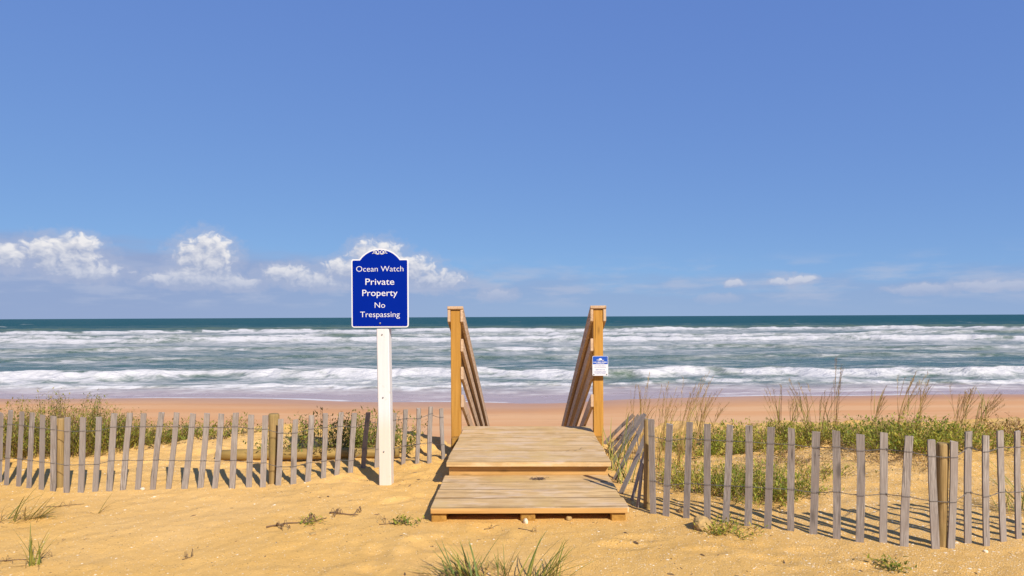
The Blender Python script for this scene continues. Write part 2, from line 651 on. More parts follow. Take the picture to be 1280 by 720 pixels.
M['leaf'] = leaf_mat('shrub_leaf', [(.20, .095, .03), (.35, .205, .05), (.38, .30, .045), (.28, .27, .032), (.15, .185, .022), (.20, .235, .028)])
M['leaf_green'] = leaf_mat('vine_leaf', [(.36, .22, .055), (.48, .40, .055), (.38, .365, .04), (.21, .255, .026), (.14, .19, .02)])
M['blade'] = leaf_mat('grass_blade', [(.27, .155, .06), (.44, .32, .09), (.42, .36, .07), (.25, .27, .045), (.14, .18, .04)])
M['oat'] = leaf_mat('sea_oat_straw', [(.34, .18, .07), (.50, .32, .12), (.50, .37, .10), (.38, .34, .07), (.25, .26, .06)])
M['stem'] = plain('shrub_stem', (.22, .14, .07), .9, nscale=20, namt=.5)


def sand_mat():
    m, t, b = new_mat('dune_and_beach_sand')
    geo = t.nodes.new('ShaderNodeNewGeometry')
    p = geo.outputs['Position']
    be = attr(t, 'beach')
    wet = attr(t, 'wet')
    shelly = attr(t, 'shelly')
    big = noise(t, p, 1.3, 4, .6)
    mid = noise(t, p, 9.0, 4, .65)
    grain = noise(t, p, 420.0, 2, .8)
    gr2 = noise(t, p, 130.0, 3, .75)
    c = mixc(t, big.smooth(.32, .68), (.665, .378, .094), (.70, .418, .125))
    c = mixc(t, mid.smooth(.48, .72) * .45, c, (.66, .35, .065))
    c = mixc(t, gr2.smooth(.30, .75) * .50, c, (.75, .46, .16))
    c = mixc(t, gr2.smooth(.60, .36) * (.15 + shelly * .35), c, (.50, .27, .07))
    c = mixc(t, noise(t, p, .55, 3, .5).smooth(.45, .62) * .35, c, (.74, .47, .19))
    c = mixc(t, grain.smooth(.52, .70) * .50, c, (.42, .22, .055))
    # shell hash and dark grains
    vo = t.nodes.new('ShaderNodeTexVoronoi')
    vo.inputs['Scale'].default_value = 95.0
    t.links.new(p, vo.inputs['Vector'])
    sc = t.nodes.new('ShaderNodeSeparateColor')
    t.links.new(vo.outputs['Color'], sc.inputs[0])
    near = 1.0 - V(t, vo.outputs['Distance']).smooth(.22, .42)
    pick = V(t, sc.outputs[0]).smooth(.86, .88)
    c = mixc(t, near * (V(t, sc.outputs[0]) + shelly * .22).smooth(.90, .93) * .8, c, (.86, .68, .42))
    c = mixc(t, near * V(t, sc.outputs[1]).smooth(.955, .965) * .75, c, (.16, .09, .045))
    # beach: pinker, smoother
    pb = vmul(t, p, (.12, 1, 1))
    bn = noise(t, pb, .55, 4, .6)
    cb = mixc(t, bn.smooth(.35, .65), (.60, .300, .125), (.64, .365, .175))
    cb = mixc(t, noise(t, vmul(t, p, (.4, 1.6, 1)), 2.0, 5, .7).smooth(.54, .70) * .55, cb, (.46, .26, .13))
    c = mixc(t, be, c, cb)
    c = mixc(t, wet * .55, c, (.40, .20, .10))
    t.links.new(c, b.inputs['Base Color'])
    link(t, .95 - wet * .55, b.inputs['Roughness'])
    b.inputs['Specular IOR Level'].default_value = .2
    fade = 1.0 - be * .92
    h = (grain * .12 + gr2 * (.42 + shelly * .5) + mid * 1.2 + near * (.25 + shelly * .5)) * fade
    bump(t, b, h, .62, .012)
    return m


def sea_mat():
    m, t, b = new_mat('sea_water_and_foam')
    geo = t.nodes.new('ShaderNodeNewGeometry')
    p = geo.outputs['Position']
    f, dep, far, face = attr(t, 'foam'), attr(t, 'depth'), attr(t, 'far'), attr(t, 'face')
    ps = vmul(t, p, (.62, 1.0, .6))
    n1 = noise(t, ps, .9, 6, .68, .4)
    n2 = noise(t, vmul(t, p, (.30, 1.0, .6)), .27, 6, .68, .7)
    n3 = noise(t, ps, 5.0, 4, .7)
    # water body: silty grey-green inshore, teal to blue offshore
    c = mixc(t, far, (.070, .125, .105), (.003, .060, .068))
    c = mixc(t, n2.smooth(.40, .64) * (1.0 - far * .85) * .8, c, (.140, .180, .160))
    c = mixc(t, face * .9, c, (.135, .165, .075))
    # sandy swash
    sh = 1.0 - dep.smooth(.05, .42)
    c = mixc(t, sh * .9, c, (.44, .30, .25))
    fo = (f + (n1 - .5) * 1.05 + (n3 - .5) * .55 + (n2 - .5) * .75).smooth(.20, 1.0)
    lace = n2.smooth(.48, .64) * n1.smooth(.40, .66) * (.62 * (1.0 - far * .85))
    fm = fo.max(lace * (1.0 - sh * .7))
    c = mixc(t, fm, c, (.60, .575, .55))
    t.links.new(c, b.inputs['Base Color'])
    b.inputs['IOR'].default_value = 1.33
    link(t, (.26 + far * .14) + fm * .5, b.inputs['Roughness'])
    link(t, (.12 - far * .10 + sh * .42) * (1.0 - fm * .75), b.inputs['Specular IOR Level'])
    bump(t, b, n1 * (1.0 - sh * .9) + n3 * (.22 - sh * .18) + n2 * 1.2 * (1.0 - sh), .75, .45)
    return m


# ------------------------------------------------------------------ ground: one sheet
def axis_pts(fine0, fine1, step, lo, hi, grow=1.13):
    a = list(np.arange(fine0, fine1 + 1e-6, step))
    s = step
    while a[-1] < hi:
        s *= grow
        a.append(a[-1] + s)
    s = step
    while a[0] > lo:
        s *= grow
        a.insert(0, a[0] - s)
    return np.array(a)


def grid_faces(nx, ny):
    i = np.arange(ny - 1)[:, None] * nx + np.arange(nx - 1)[None, :]
    return np.stack([i, i + 1, i + nx + 1, i + nx], -1).reshape(-1, 4)


def grid_object(name, X, Y, Z, mat, attrs):
    ny, nx = X.shape
    me = bpy.data.meshes.new(name)
    co = np.stack([X, Y, Z], -1).reshape(-1, 3)
    fa = grid_faces(nx, ny)
    me.vertices.add(len(co))
    me.vertices.foreach_set('co', co.astype(np.float32).ravel())
    me.loops.add(fa.size)
    me.loops.foreach_set('vertex_index', fa.astype(np.int32).ravel())
    me.polygons.add(len(fa))
    me.polygons.foreach_set('loop_start', np.arange(0, fa.size, 4, dtype=np.int32))
    me.polygons.foreach_set('use_smooth', np.ones(len(fa), bool))
    me.update(calc_edges=True)
    for k, a in attrs.items():
        at = me.attributes.new(k, 'FLOAT', 'POINT')
        at.data.foreach_set('value', a.astype(np.float32).ravel())
    me.materials.append(mat)
    o = bpy.data.objects.new(name, me)
    COL.objects.link(o)
    return o


gx = axis_pts(-4.6, 4.6, .022, -4000, 4000)
gy = axis_pts(2.7, 8.6, .022, -400, 140, 1.07)
GX, GY = np.meshgrid(gx, gy)
GZ = ground_z(GX, GY)


def gz(x, y):
    """height of the sheet itself, read from its grid"""
    i = min(max(int(np.searchsorted(gx, x)) - 1, 0), len(gx) - 2)
    j = min(max(int(np.searchsorted(gy, y)) - 1, 0), len(gy) - 2)
    u, v = (x - gx[i]) / (gx[i + 1] - gx[i]), (y - gy[j]) / (gy[j + 1] - gy[j])
    return float((GZ[j, i] * (1 - u) + GZ[j, i + 1] * u) * (1 - v) + (GZ[j + 1, i] * (1 - u) + GZ[j + 1, i + 1] * u) * v)


beach_a = sstep(8.0, 13.0, GY)
wet_a = sstep(.24, .02, GZ - SEA + .06 * (fbm(GX / 5, GY / 5, 3, 2) - .5)) * sstep(20, 26, GY)
shelly_a = sstep(-.5, 2.2, GX + .8 * (fbm(GX, GY, 3, 6) - .5)) * (1 - beach_a)
ground = grid_object('ground', GX, GY, GZ, sand_mat(), {'beach': beach_a, 'wet': wet_a, 'shelly': shelly_a})
tag(ground, kind='structure')

# ------------------------------------------------------------------ sea
rows = [30.0]
while rows[-1] < 30000:
    y = rows[-1]
    rows.append(y + max(.10, y * y / (4.5 * F) * (.34 if y < 420 else .6)))
rows = np.array(rows)
tcol = np.concatenate([-np.geomspace(30, 1.0, 40)[:-1], np.linspace(-1.0, 1.0, 760), np.geomspace(1.0, 30, 40)[1:]])
SX = rows[:, None] * tcol[None, :]
SY = np.repeat(rows[:, None], len(tcol), 1)


def sea_fields(X, Y):
    Y_true = Y
    Y = Y + (fbm(X / 7.0, Y / 9.0, 4, 1, .6) - .5) * np.clip(Y * .045, 0, 14) + (fbm(X / 38.0, Y / 45.0, 3, 8) - .5) * np.clip(Y * .09, 0, 30)
    Z = np.zeros_like(X)
    foam = np.zeros_like(X)
    face = np.zeros_like(X)
    # Y0, height, front, back, whitewater length, breaking share, bend, wander scale, seed
    for (Y0, A, wf, wb, L, share, bend, ws, k) in (
            (360, .9, 5, 16, 12, .30, 24, 80, 1), (275, 1.0, 5, 14, 14, .26, 20, 70, 3), (212, 1.3, 4, 12, 40, .74, 30, 80, 2),
            (164, .9, 3, 9, 40, .62, 26, 50, 5), (126, 1.15, 2.8, 8, 34, .86, 18, 44, 4), (95, .55, 2.2, 6, 12, .42, 11, 30, 6),
            (73, .40, 1.8, 5, 6, .26, 7, 20, 9), (51.0, .75, 1.5, 4.5, 10.0, .78, 4.6, 20, 7), (46.0, .14, .8, 2, 4.5, .66, 3.4, 9, 8)):
        yc = Y0 + bend * 2 * (fbm(X / ws, X * 0 + 2.2 * k, 3, k) - .5)
        yc = yc + wf * 2.2 * (fbm(X / (ws * .13), X * 0 + 5.1 * k, 4, k + 3, .6) - .5)
        g = sstep(1 - share - .20, 1 - share + .22, fbm(X / (ws * .50), X * 0 + 7.7 * k, 5, k + 2, .6) * 1.1 - .05)
        d = Y - yc
        h = A * (.45 + .55 * fbm(X / (ws * .3), X * 0 + k, 2, k + 1))
        prof = np.where(d < 0, np.exp(-(d / wf) ** 2), np.exp(-(d / wb) ** 2))
        Z += h * prof
        Lx = L * (.35 + 1.2 * fbm(X / (ws * .16), X * 0 + 3.3 * k, 4, k + 4, .6))
        body = sstep(.35 * wf, -.35 * wf, d) * sstep(-1.15, -.25, d / Lx)
        crest = np.exp(-((d + .35 * wf) / (.8 * wf)) ** 2)
        mott = np.clip(.5 + 1.5 * (fbm(X / (ws * .10), Y / (.022 * Y0), 5, k + 5, .62) - .5), 0, 1)
        foam = np.maximum(foam, g * np.clip(body * (.16 + .78 * mott) + crest * (.20 + .68 * mott), 0, .98))
        tail = sstep(-3.4, -.6, d / Lx) * sstep(0, -.3 * wf, d)
        foam = np.maximum(foam, g * tail * (.20 + .70 * fbm(X / (ws * .16), Y / (.016 * Y0 + .2), 5, k, .62)))
        Z += .25 * A * g * body * (mott - .5)
        face = np.maximum(face, (1 - g * .55) * np.exp(-((d + .1 * wf) / (1.5 * wf)) ** 2) * min(1, A + .1))
    # small chop and offshore swell
    Z += .26 * (fbm(X / 3.4, Y / 1.6, 4, 3) - .5) * sstep(40, 48, Y)
    Z += .55 * (fbm(X / 60, Y / 14, 4, 6) - .5) * sstep(60, 200, Y)
    # scattered whitecaps
    caps = sstep(.70, .78, fbm(X / 34, Y / 20, 4, 9, .55)) * sstep(140, 210, Y) * (1 - sstep(480, 900, Y))
    foam = np.maximum(foam, .55 * caps)
    # drifting foam streaks between the lines of breakers
    st = sstep(.46, .70, fbm(X / 9, Y / 3.4, 6, 5, .62)) * sstep(42, 47, Y) * (1 - sstep(120, 190, Y))
    foam = np.maximum(foam, .60 * st)
    return Z, foam, face


SZ, foam_a, face_a = sea_fields(SX, SY)
seabed = ground_z(SX, np.minimum(SY, 139.0))
edge_damp = sstep(37.0, 43.0, SY)
SZ = SEA + SZ * edge_damp
depth_a = np.clip(SZ - seabed, -1, 3)
depth_a = np.where(SY > 60, 3, depth_a)
# lacy lip at the very edge of the swash, stronger to the right
lip = np.exp(-((depth_a - .012) / .010) ** 2) * sstep(.45, .62, fbm(SX / 6.5 + 4, SY * 0 + 1.7, 3, 4) + .10 * sstep(8, 20, SX))
film = .55 * sstep(.52, .66, fbm(SX / 4.5, SY / .8, 4, 2, .6)) * np.exp(-((depth_a - .10) / .10) ** 2)
foam_a = np.maximum(np.where(depth_a < .13, foam_a * sstep(.03, .13, depth_a), foam_a), np.maximum(.95 * lip, film))
far_a = sstep(math.log(70), math.log(520), np.log(SY))
sea = grid_object('sea', SX, SY, SZ, sea_mat(), {'foam': foam_a, 'face': face_a * (1 - sstep(200, 400, SY)), 'depth': depth_a, 'far': far_a})
tag(sea, kind='structure')

# ------------------------------------------------------------------ boardwalk over the dune and stairs to the beach
YAW = -0.0157
BW = 1.213
DECK_Z = 0.19
bw = empty('boardwalk', (0.1145, 5.0, 0.0), YAW)
tag(bw, 'weathered timber boardwalk with sloping handrails and stairs down to the beach', 'boardwalk')
npl, pw = 8, .2025
for i in range(npl):
    w = BW + random.uniform(-.012, .012)
    p = box('plank', (w, pw - random.uniform(.002, .004), .038), (random.uniform(-.004, .004), pw * (i + .5), DECK_Z - .019 + random.uniform(-.0025, .0025)),
            M['deck'], bw, .004, (random.uniform(-.004, .004), random.uniform(-.003, .003), random.uniform(-.003, .003)), .001)
box('riser_board', (BW - .035, .036, .125), (0, .075, .088), M['fascia'], bw, .003)
for s in (-1, 1):
    box('side_joist', (.038, 1.50, .135), (s * (BW / 2 - .045), .86, .082), M['block'], bw, .003)
box('end_joist', (BW - .135, .038, .135), (0, 1.58, .082), M['block'], bw, .003)
SL = .385
ang = math.atan(SL)
post_y = 1.29
for s in (-1, 1):
    px_ = s * (BW / 2 + .046)
    # square rail post with a top sawn to the slope of the rail
    hw = .0445
    zt = CAMH + .060
    vs_ = []
    for z in (-.9, None):
        for (a, b_) in ((-hw, -hw), (hw, -hw), (hw, hw), (-hw, hw)):
            vs_.append((a, b_, z if z is not None else zt - SL * (b_ + hw)))
    bm = bmesh.new()
    bv = [bm.verts.new(v) for v in vs_]
    for f in ((3, 2, 1, 0), (4, 5, 6, 7), (0, 1, 5, 4), (1, 2, 6, 5), (2, 3, 7, 6), (3, 0, 4, 7)):
        bm.faces.new([bv[i] for i in f])
    bmesh.ops.bevel(bm, geom=bm.edges[:], offset=.004, segments=1, affect='EDGES')
    me = bpy.data.meshes.new('rail_post')
    bm.to_mesh(me); bm.free()
    me.materials.append(M['post'])
    po = bpy.data.objects.new('rail_post', me)
    COL.objects.link(po)
    po.parent = bw
    po.location = (px_, post_y, 0)
    box('bearer', (.075, .13, .26), (s * (BW / 2 + .035), post_y + .02 - .12, .03), M['block'], bw, .004)
    length = 6.7
    # rails: boards on edge, running down with the stairs
    for k, top_rel in enumerate((.072, -.20, -.455, -.71)):
        ln = length
        zt_ = CAMH + top_rel
        y0 = post_y - hw - (.006 if k else .012)

        def rail(x, th, zt_, y0, ln, name='rail', hgt=.115):
            v = []
            for (yy) in (0.0, ln):
                for xx in (-th / 2, th / 2):
                    for zz in (0.0, -hgt):
                        v.append((xx, yy, zz - SL * yy))
            bm = bmesh.new()
            b8 = [bm.verts.new(q) for q in v]
            for f in ((0, 2, 3, 1), (4, 5, 7, 6), (0, 1, 5, 4), (2, 6, 7, 3), (0, 4, 6, 2), (1, 3, 7, 5)):
                bm.faces.new([b8[i] for i in f])
            bmesh.ops.recalc_face_normals(bm, faces=bm.faces[:])
            bmesh.ops.bevel(bm, geom=bm.edges[:], offset=.003, segments=1, affect='EDGES')
            me = bpy.data.meshes.new(name)
            bm.to_mesh(me); bm.free()
            me.materials.append(M['rail'])
            o = bpy.data.objects.new(name, me)
            COL.objects.link(o)
            o.parent = bw
            o.location = (x, y0, zt_)
            return o
        rail(s * (BW / 2 - .0125), .026, zt_, y0, ln)
        if k == 0:
            rail(s * (BW / 2 + .1045), .026, zt_, y0, ln)
            rail(s * (BW / 2 + .046), .146, zt_ + .028, y0 - .010, ln, 'rail_cap', .026)
    # foot of the stair rail
    fy = post_y + 6.3
    zf = CAMH + .02 - SL * 6.3
    box('rail_post', (.089, .089, 2.6), (px_, fy, zf - 1.32), M['post'], bw, .004)
    # stringer
    v = []
    for yy in (1.60, 7.7):
        for xx in (-.019, .019):
            for zz in (DECK_Z - .05, DECK_Z - .33):
                v.append((xx, yy, zz - SL * (yy - 1.60)))
    st_ = mesh_obj('stringer', v, [(0, 2, 3, 1), (4, 5, 7, 6), (0, 1, 5, 4), (2, 6, 7, 3), (0, 4, 6, 2), (1, 3, 7, 5)], M['rail'], bw, (s * (BW / 2 - .08), 0, 0))
for i in range(17):
    yy = 1.66 + .36 * i + .16
    box('stair_tread', (BW - .02, .285, .038), (0, yy, DECK_Z - .02 - SL * (yy - 1.60) + .01), M['deck'], bw, .004, (0, 0, random.uniform(-.004, .004)))

# ------------------------------------------------------------------ loose wooden step in front of it
step = empty('wooden_step', (.0985, 4.19, 0.0), -.004)
tag(step, 'low wide timber step on square blocks at the near end of the boardwalk', 'step')
for i, wdt in enumerate((.225, .206, .211, .206)):
    y0 = (0, .228, .437, .651)[i]
    box('plank', (1.214 + random.uniform(-.01, .01), wdt, .038), (random.uniform(-.004, .004), y0 + wdt / 2, .062 + random.uniform(-.002, .002)),
        M['deck'], step, .004, (random.uniform(-.004, .004), random.uniform(-.003, .003), random.uniform(-.003, .003)), .001)
for x in (-.558, .0, .556):
    box('block', (.092, .80, .125), (x, .405, -.0205 + random.uniform(-.003, .003)), M['block'], step, .005, (0, 0, random.uniform(-.02, .02)), .002)
box('front_trim', (1.205, .012, .031), (0, -.0085, .0615), M['fascia'], step, .002)

# ------------------------------------------------------------------ property sign on its white post
base = ung(482.5, 605)
sign = empty('property_sign', base, R(-3.0))
tag(sign, 'blue arched private property sign with white lettering on a white square post', 'sign')
SW = base.y / F                                     # metres per photograph pixel here
zl = lambda py: CAMH - (py - 396 + ROLL * -160) * SW - base.z
po = box('post', (.093, .093, zl(410) + .50), (0, 0, (zl(410) - .50) / 2), M['white_post'], sign, .006, (0, R(-.7), 0))


def sign_outline(w, h, ah, r, inset=0.0, n=7):
    """plate outline: rounded lower corners, shouldered top with a low arch; origin at bottom centre"""
    hw_ = w / 2 - inset
    b0 = inset
    sh = h - ah - inset
    r = max(r - inset, .004)
    aw = w * .36 - inset * .6
    pts = []
    for k in range(n + 1):
        a = math.pi + math.pi / 2 * k / n
        pts.append((-hw_ + r + r * math.cos(a), b0 + r + r * math.sin(a)))
    for k in range(n + 1):
        a = -math.pi / 2 + math.pi / 2 * k / n
        pts.append((hw_ - r + r * math.cos(a), b0 + r + r * math.sin(a)))
    r2 = max(.012 - inset * .4, .003)
    for k in range(n + 1):
        a = math.pi / 2 * k / n
        pts.append((hw_ - r2 + r2 * math.cos(a), sh - r2 + r2 * math.sin(a)))
    # arch: circle through the shoulders and the crown
    top = h - inset
    s_ = top - sh
    rad = (aw * aw + s_ * s_) / (2 * s_)
    th = math.asin(min(1, aw / rad))
    m_ = 24
    for k in range(m_ + 1):
        a = th - 2 * th * k / m_
        pts.append((rad * math.sin(a), top - rad + rad * math.cos(a)))
    for k in range(n + 1):
        a = math.pi / 2 + math.pi / 2 * k / n
        pts.append((-hw_ + r2 + r2 * math.cos(a), sh - r2 + r2 * math.sin(a)))
    return pts


def plate(name, pts, y_front, thick, mat, parent, loc):
    n = len(pts)
    v = [(x, y_front, z) for x, z in pts] + [(x, y_front + thick, z) for x, z in pts]
    f = [tuple(range(n)), tuple(range(2 * n - 1, n - 1, -1))]
    f += [(i, i + n, (i + 1) % n + n, (i + 1) % n) for i in range(n)]
    return mesh_obj(name, v, f, mat, parent, loc)


PW, PH = 71.5 * SW, 97.5 * SW
plate_loc = Vector((-.025, -.0530, zl(409.2)))
pl = plate('sign_plate', sign_outline(PW, PH, .078, .020), -.004, .004, M['sign_white'], sign, plate_loc)
panel = plate('blue_panel', sign_outline(PW, PH, .078, .020, .0095), -.0062, .0018, M['sign_blue'], pl, (0, 0, 0))


def text_mesh(name, body, size, x, z, mat, parent, y=-.0085, squeeze=1.0, bold=.0, extr=.0006):
    cu = bpy.data.curves.new(name, 'FONT')
    cu.body = body
    cu.align_x = 'CENTER'
    cu.align_y = 'BOTTOM_BASELINE'
    cu.size = size
    cu.offset = bold
    cu.extrude = extr
    cu.resolution_u = 4
    tmp = bpy.data.objects.new(name, cu)
    COL.objects.link(tmp)
    bpy.context.view_layer.update()
    me = bpy.data.meshes.new_from_object(tmp.evaluated_get(bpy.context.evaluated_depsgraph_get()))
    bpy.data.objects.remove(tmp)
    me.name = name
    me.materials.clear()
    me.materials.append(mat)
    for v in me.vertices:
        v.co = Vector((v.co.x * squeeze, -v.co.z, v.co.y))
    o = bpy.data.objects.new(name, me)
    COL.objects.link(o)
    o.parent = parent
    o.location = (x, y, z)
    return o


def fit_text(body, width_px, base_py, cap_px, bold):
    size = cap_px * SW / .70
    o = text_mesh('lettering', body, size, 0, 0, M['sign_white'], pl, bold=bold)
    xs = [v.co.x for v in o.data.vertices]
    w = max(xs) - min(xs)
    k = width_px * SW / w
    c = (max(xs) + min(xs)) / 2
    for v in o.data.vertices:
        v.co.x = (v.co.x - c) * k
    o.location = (0, -.0073, zl(base_py) - plate_loc.z)
    o['label'] = 'white lettering ' + body
    return o


for args in (('Ocean Watch', 59, 340.0, 6.9, -0.0005), ('Private', 36, 356.4, 7.9, 0.0000), ('Property', 44, 370.2, 7.9, 0.0000),
             ('No', 13, 384.8, 6.8, -0.0003), ('Trespassing', 49.5, 396.3, 6.9, -0.0003)):
    fit_text(*args)
# scroll ornament under the arch
orn = MB()
for s in (-1, 1):
    for (cx, rr, t0, t1, x0) in ((6.0, 1.9, 0, 1.8 * math.pi, 1), (2.8, 2.4, .4 * math.pi, 2.3 * math.pi, 1)):
        path = []
        for k in range(18):
            t_ = t0 + (t1 - t0) * k / 17
            r_ = rr * SW * (1 - .45 * k / 17)
            path.append((s * (cx * SW + r_ * math.cos(t_)), 0, r_ * math.sin(t_) * .9))
        orn.add(*tube(path, .55 * SW, 4))
    path = [(s * SW * (9.4 - 9.0 * k / 10), 0, SW * (-1.7 + .9 * math.sin(k / 10 * math.pi * 2))) for k in range(11)]
    orn.add(*tube(path, .42 * SW, 4))
orn.build('scroll_ornament', M['sign_white'], pl, (0, -.0066, zl(316.2) - plate_loc.z))


def bolt(parent, x, y, z, r=.008):
    vs_, fs = tube([(0, 0, 0), (0, -.004, 0), (0, -.006, 0)], [r, r, r * .6], 8)
    return mesh_obj('bolt', vs_, fs, M['steel'], parent, (x, y, z))


bolt(sign, plate_loc.x, -.059, zl(404), .007)
for py in (418, 496, 542.5, 563):
    if py != 542.5:
        bolt(sign, -.013 + .012 * (1 - zl(py) / 1.2), -.0475 - .0005, zl(py), .0055)

# ------------------------------------------------------------------ small notice on the right rail post
ny_ = 6.19
nc = un(750.2, 457.2, ny_)
notice = empty('notice_sign', (nc.x, nc.y, nc.z), YAW)
tag(notice, 'small blue and white notice plate fixed to the right rail post', 'notice')
q = ny_ / F


def rrect(x0, x1, z0, z1, rs, n=4):
    pts = []
    for (cx, cz, a0, r) in ((x0, z0, math.pi, rs[0]), (x1, z0, 1.5 * math.pi, rs[1]), (x1, z1, 0, rs[2]), (x0, z1, .5 * math.pi, rs[3])):
        sx = 1 if cx == x0 else -1
        sz = 1 if cz == z0 else -1
        for k in range(n + 1):
            a = a0 + math.pi / 2 * k / n
            pts.append((cx + sx * r + r * math.cos(a), cz + sz * r + r * math.sin(a)))
    return pts


npl_ = plate('notice_plate', rrect(-9.8 * q, 9.8 * q, -12.3 * q, 12.3 * q, [.010] * 4), -.012, .004, M['sign_white'], notice, (0, 0, 0))
plate('blue_header', rrect(-9.3 * q, 9.3 * q, 2.1 * q, 11.9 * q, [.001, .001, .008, .008]), -.0132, .001, M['notice_blue'], npl_, (0, 0, 0))
lg = MB()
arch = [(2.2 * q * math.cos(a), 0, 7.6 * q + 2.0 * q * math.sin(a)) for a in np.linspace(0, math.pi, 9)]
lg.add([(x, 0, z) for x, y, z in arch] + [(x, .0006, z) for x, y, z in arch], [tuple(range(9)), tuple(range(17, 8, -1))])
lg.add(*tube([(-4.6 * q + .92 * q * k, 0, (7.0 + .45 * math.sin(k * 1.3)) * q) for k in range(11)], .45 * q, 4))
lg.build('emblem', M['sign_white'], npl_, (0, -.0142, 0))


def word_rows(name, rows_, mat):
    mb = MB()
    for (zc, hh, half, seed) in rows_:
        rr = random.Random(seed)
        x = -half
        while x < half - .6:
            w = rr.uniform(.5, .95)
            g = .28 if rr.random() < .75 else .75
            x1 = min(x + w, half)
            h2 = hh * rr.uniform(.7, 1.0)
            mb.add([(x * q, 0, (zc - h2) * q), (x1 * q, 0, (zc - h2) * q), (x1 * q, 0, (zc + h2) * q), (x * q, 0, (zc + h2) * q)], [(0, 1, 2, 3)])
            x = x1 + g
    o = mb.build(name, mat, npl_, (0, -.0138, 0))
    o['kind'] = 'stuff'
    return o


word_rows('header_text', [(4.6, .75, 8.4, 1), (3.1, .4, 5.4, 2)], M['sign_white'])
word_rows('small_print', [(.2, .35, 7.0, 3), (-1.6, .4, 7.4, 4), (-4.8, .6, 5.6, 5), (-7.0, .35, 8.0, 6), (-8.4, .35, 7.2, 7), (-9.8, .35, 6.4, 8)], M['notice_ink'])
for s in (-1, 1):
    bolt(notice, s * 8.0 * q, -.012, -10.6 * q, .0055)
bolt(notice, 7.6 * q, -.0125, 9.6 * q, .004)


# ------------------------------------------------------------------ picket sand fences
def slat(parent, base, top, width, thick, normal, bow=0.0, name='slat', bury=.28):
    d = (top - base)
    L = d.length
    up = d.normalized()
    n = (normal - up * normal.dot(up)).normalized()
    sd = up.cross(n)
    segs = 4
    v, f = [], []
    tw = random.uniform(-.05, .05)
    for i in range(segs + 1):
        t_ = i / segs
        s_ = -bury + (L + bury) * t_
        b_ = bow * math.sin(math.pi * max(0, s_) / L) if L else 0
        w = width * (1 + random.uniform(-.04, .04)) / 2
        c = up * s_ + sd * (b_ + random.uniform(-.001, .001))
        a = tw * t_
        sa, na = sd * math.cos(a) + n * math.sin(a), n * math.cos(a) - sd * math.sin(a)
        dz = [random.uniform(-.006, .004) for _ in range(4)] if i == segs else [0] * 4
        for j, (p_, q_) in enumerate(((-1, 1), (1, 1), (1, -1), (-1, -1))):
            v.append(c + sa * (p_ * w) + na * (q_ * thick / 2) + up * (dz[j]))
    for i in range(segs):
        for j in range(4):
            k = (j + 1) % 4
            f.append((i * 4 + j, i * 4 + k, i * 4 + 4 + k, i * 4 + 4 + j))
    f.append((3, 2, 1, 0))
    f.append(tuple(segs * 4 + j for j in range(4)))
    o = mesh_obj(name, v, f, M['slat'], parent, base)
    return o


def round_post(parent, base, top, r0, r1, name='fence_post', bury=.4, mat=None):
    d = top - base
    L = d.length
    up = d.normalized()
    a = up.cross(Vector((0, 1, 0))).normalized()
    b_ = up.cross(a)
    sides = 14
    v, f = [], []
    hs = [-bury, 0, L * .35, L * .7, L - .012, L]
    for i, h in enumerate(hs):
        r = r0 + (r1 - r0) * max(0, h) / L
        if i == len(hs) - 1: r *= .88
        for k in range(sides):
            th = 2 * math.pi * k / sides
            rr = r * (1 + .05 * math.sin(3 * th + 1.3 * i) + random.uniform(-.02, .02))
            v.append(up * h + (a * math.cos(th) + b_ * math.sin(th)) * rr)
    for i in range(len(hs) - 1):
        for k in range(sides):
            k2 = (k + 1) % sides
            f.append((i * sides + k, i * sides + sides + k, i * sides + sides + k2, i * sides + k2))
    f.append(tuple((len(hs) - 1) * sides + k for k in range(sides - 1, -1, -1)))
    o = mesh_obj(name, v, f, mat or M['round'], parent, base)
    for p in o.data.polygons: p.use_smooth = len(p.vertices) == 4
    return o


def fence_wire(parent, origin, pts, normals, r=.0012, half=.0095):
    """twisted pair: one strand before each slat, the other behind, crossing over between slats"""
    mb = MB()
    for s in (1, -1):
        path = []
        for i, p in enumerate(pts):
            n = normals[i]
            if i:
                p0 = pts[i - 1]
                dist = (p - p0).length
                turns = 3
                for k in range(1, 12):
                    u = k / 12
                    e = math.cos(math.pi * 2 * turns * u)
                    amp = half * max(.28, abs(2 * u - 1) ** 3)
                    z_ = math.sin(math.pi * 2 * turns * u) * amp * .8
                    sag = -.012 * 4 * u * (1 - u) * dist / .1 * .25
                    path.append(p0.lerp(p, u) + (normals[i - 1].lerp(n, u)) * (s * amp * e) + Vector((0, 0, s * z_ + sag)))
            tang = Vector((-n.y, n.x, 0))
            path.append(p - tang * .021 + n * s * half)
            path.append(p + tang * .021 + n * s * half)
        mb.add(*tube([q_ - origin for q_ in path], r, 4))
    return mb.build('wire', M['wire'], parent, Vector((0, 0, 0)))


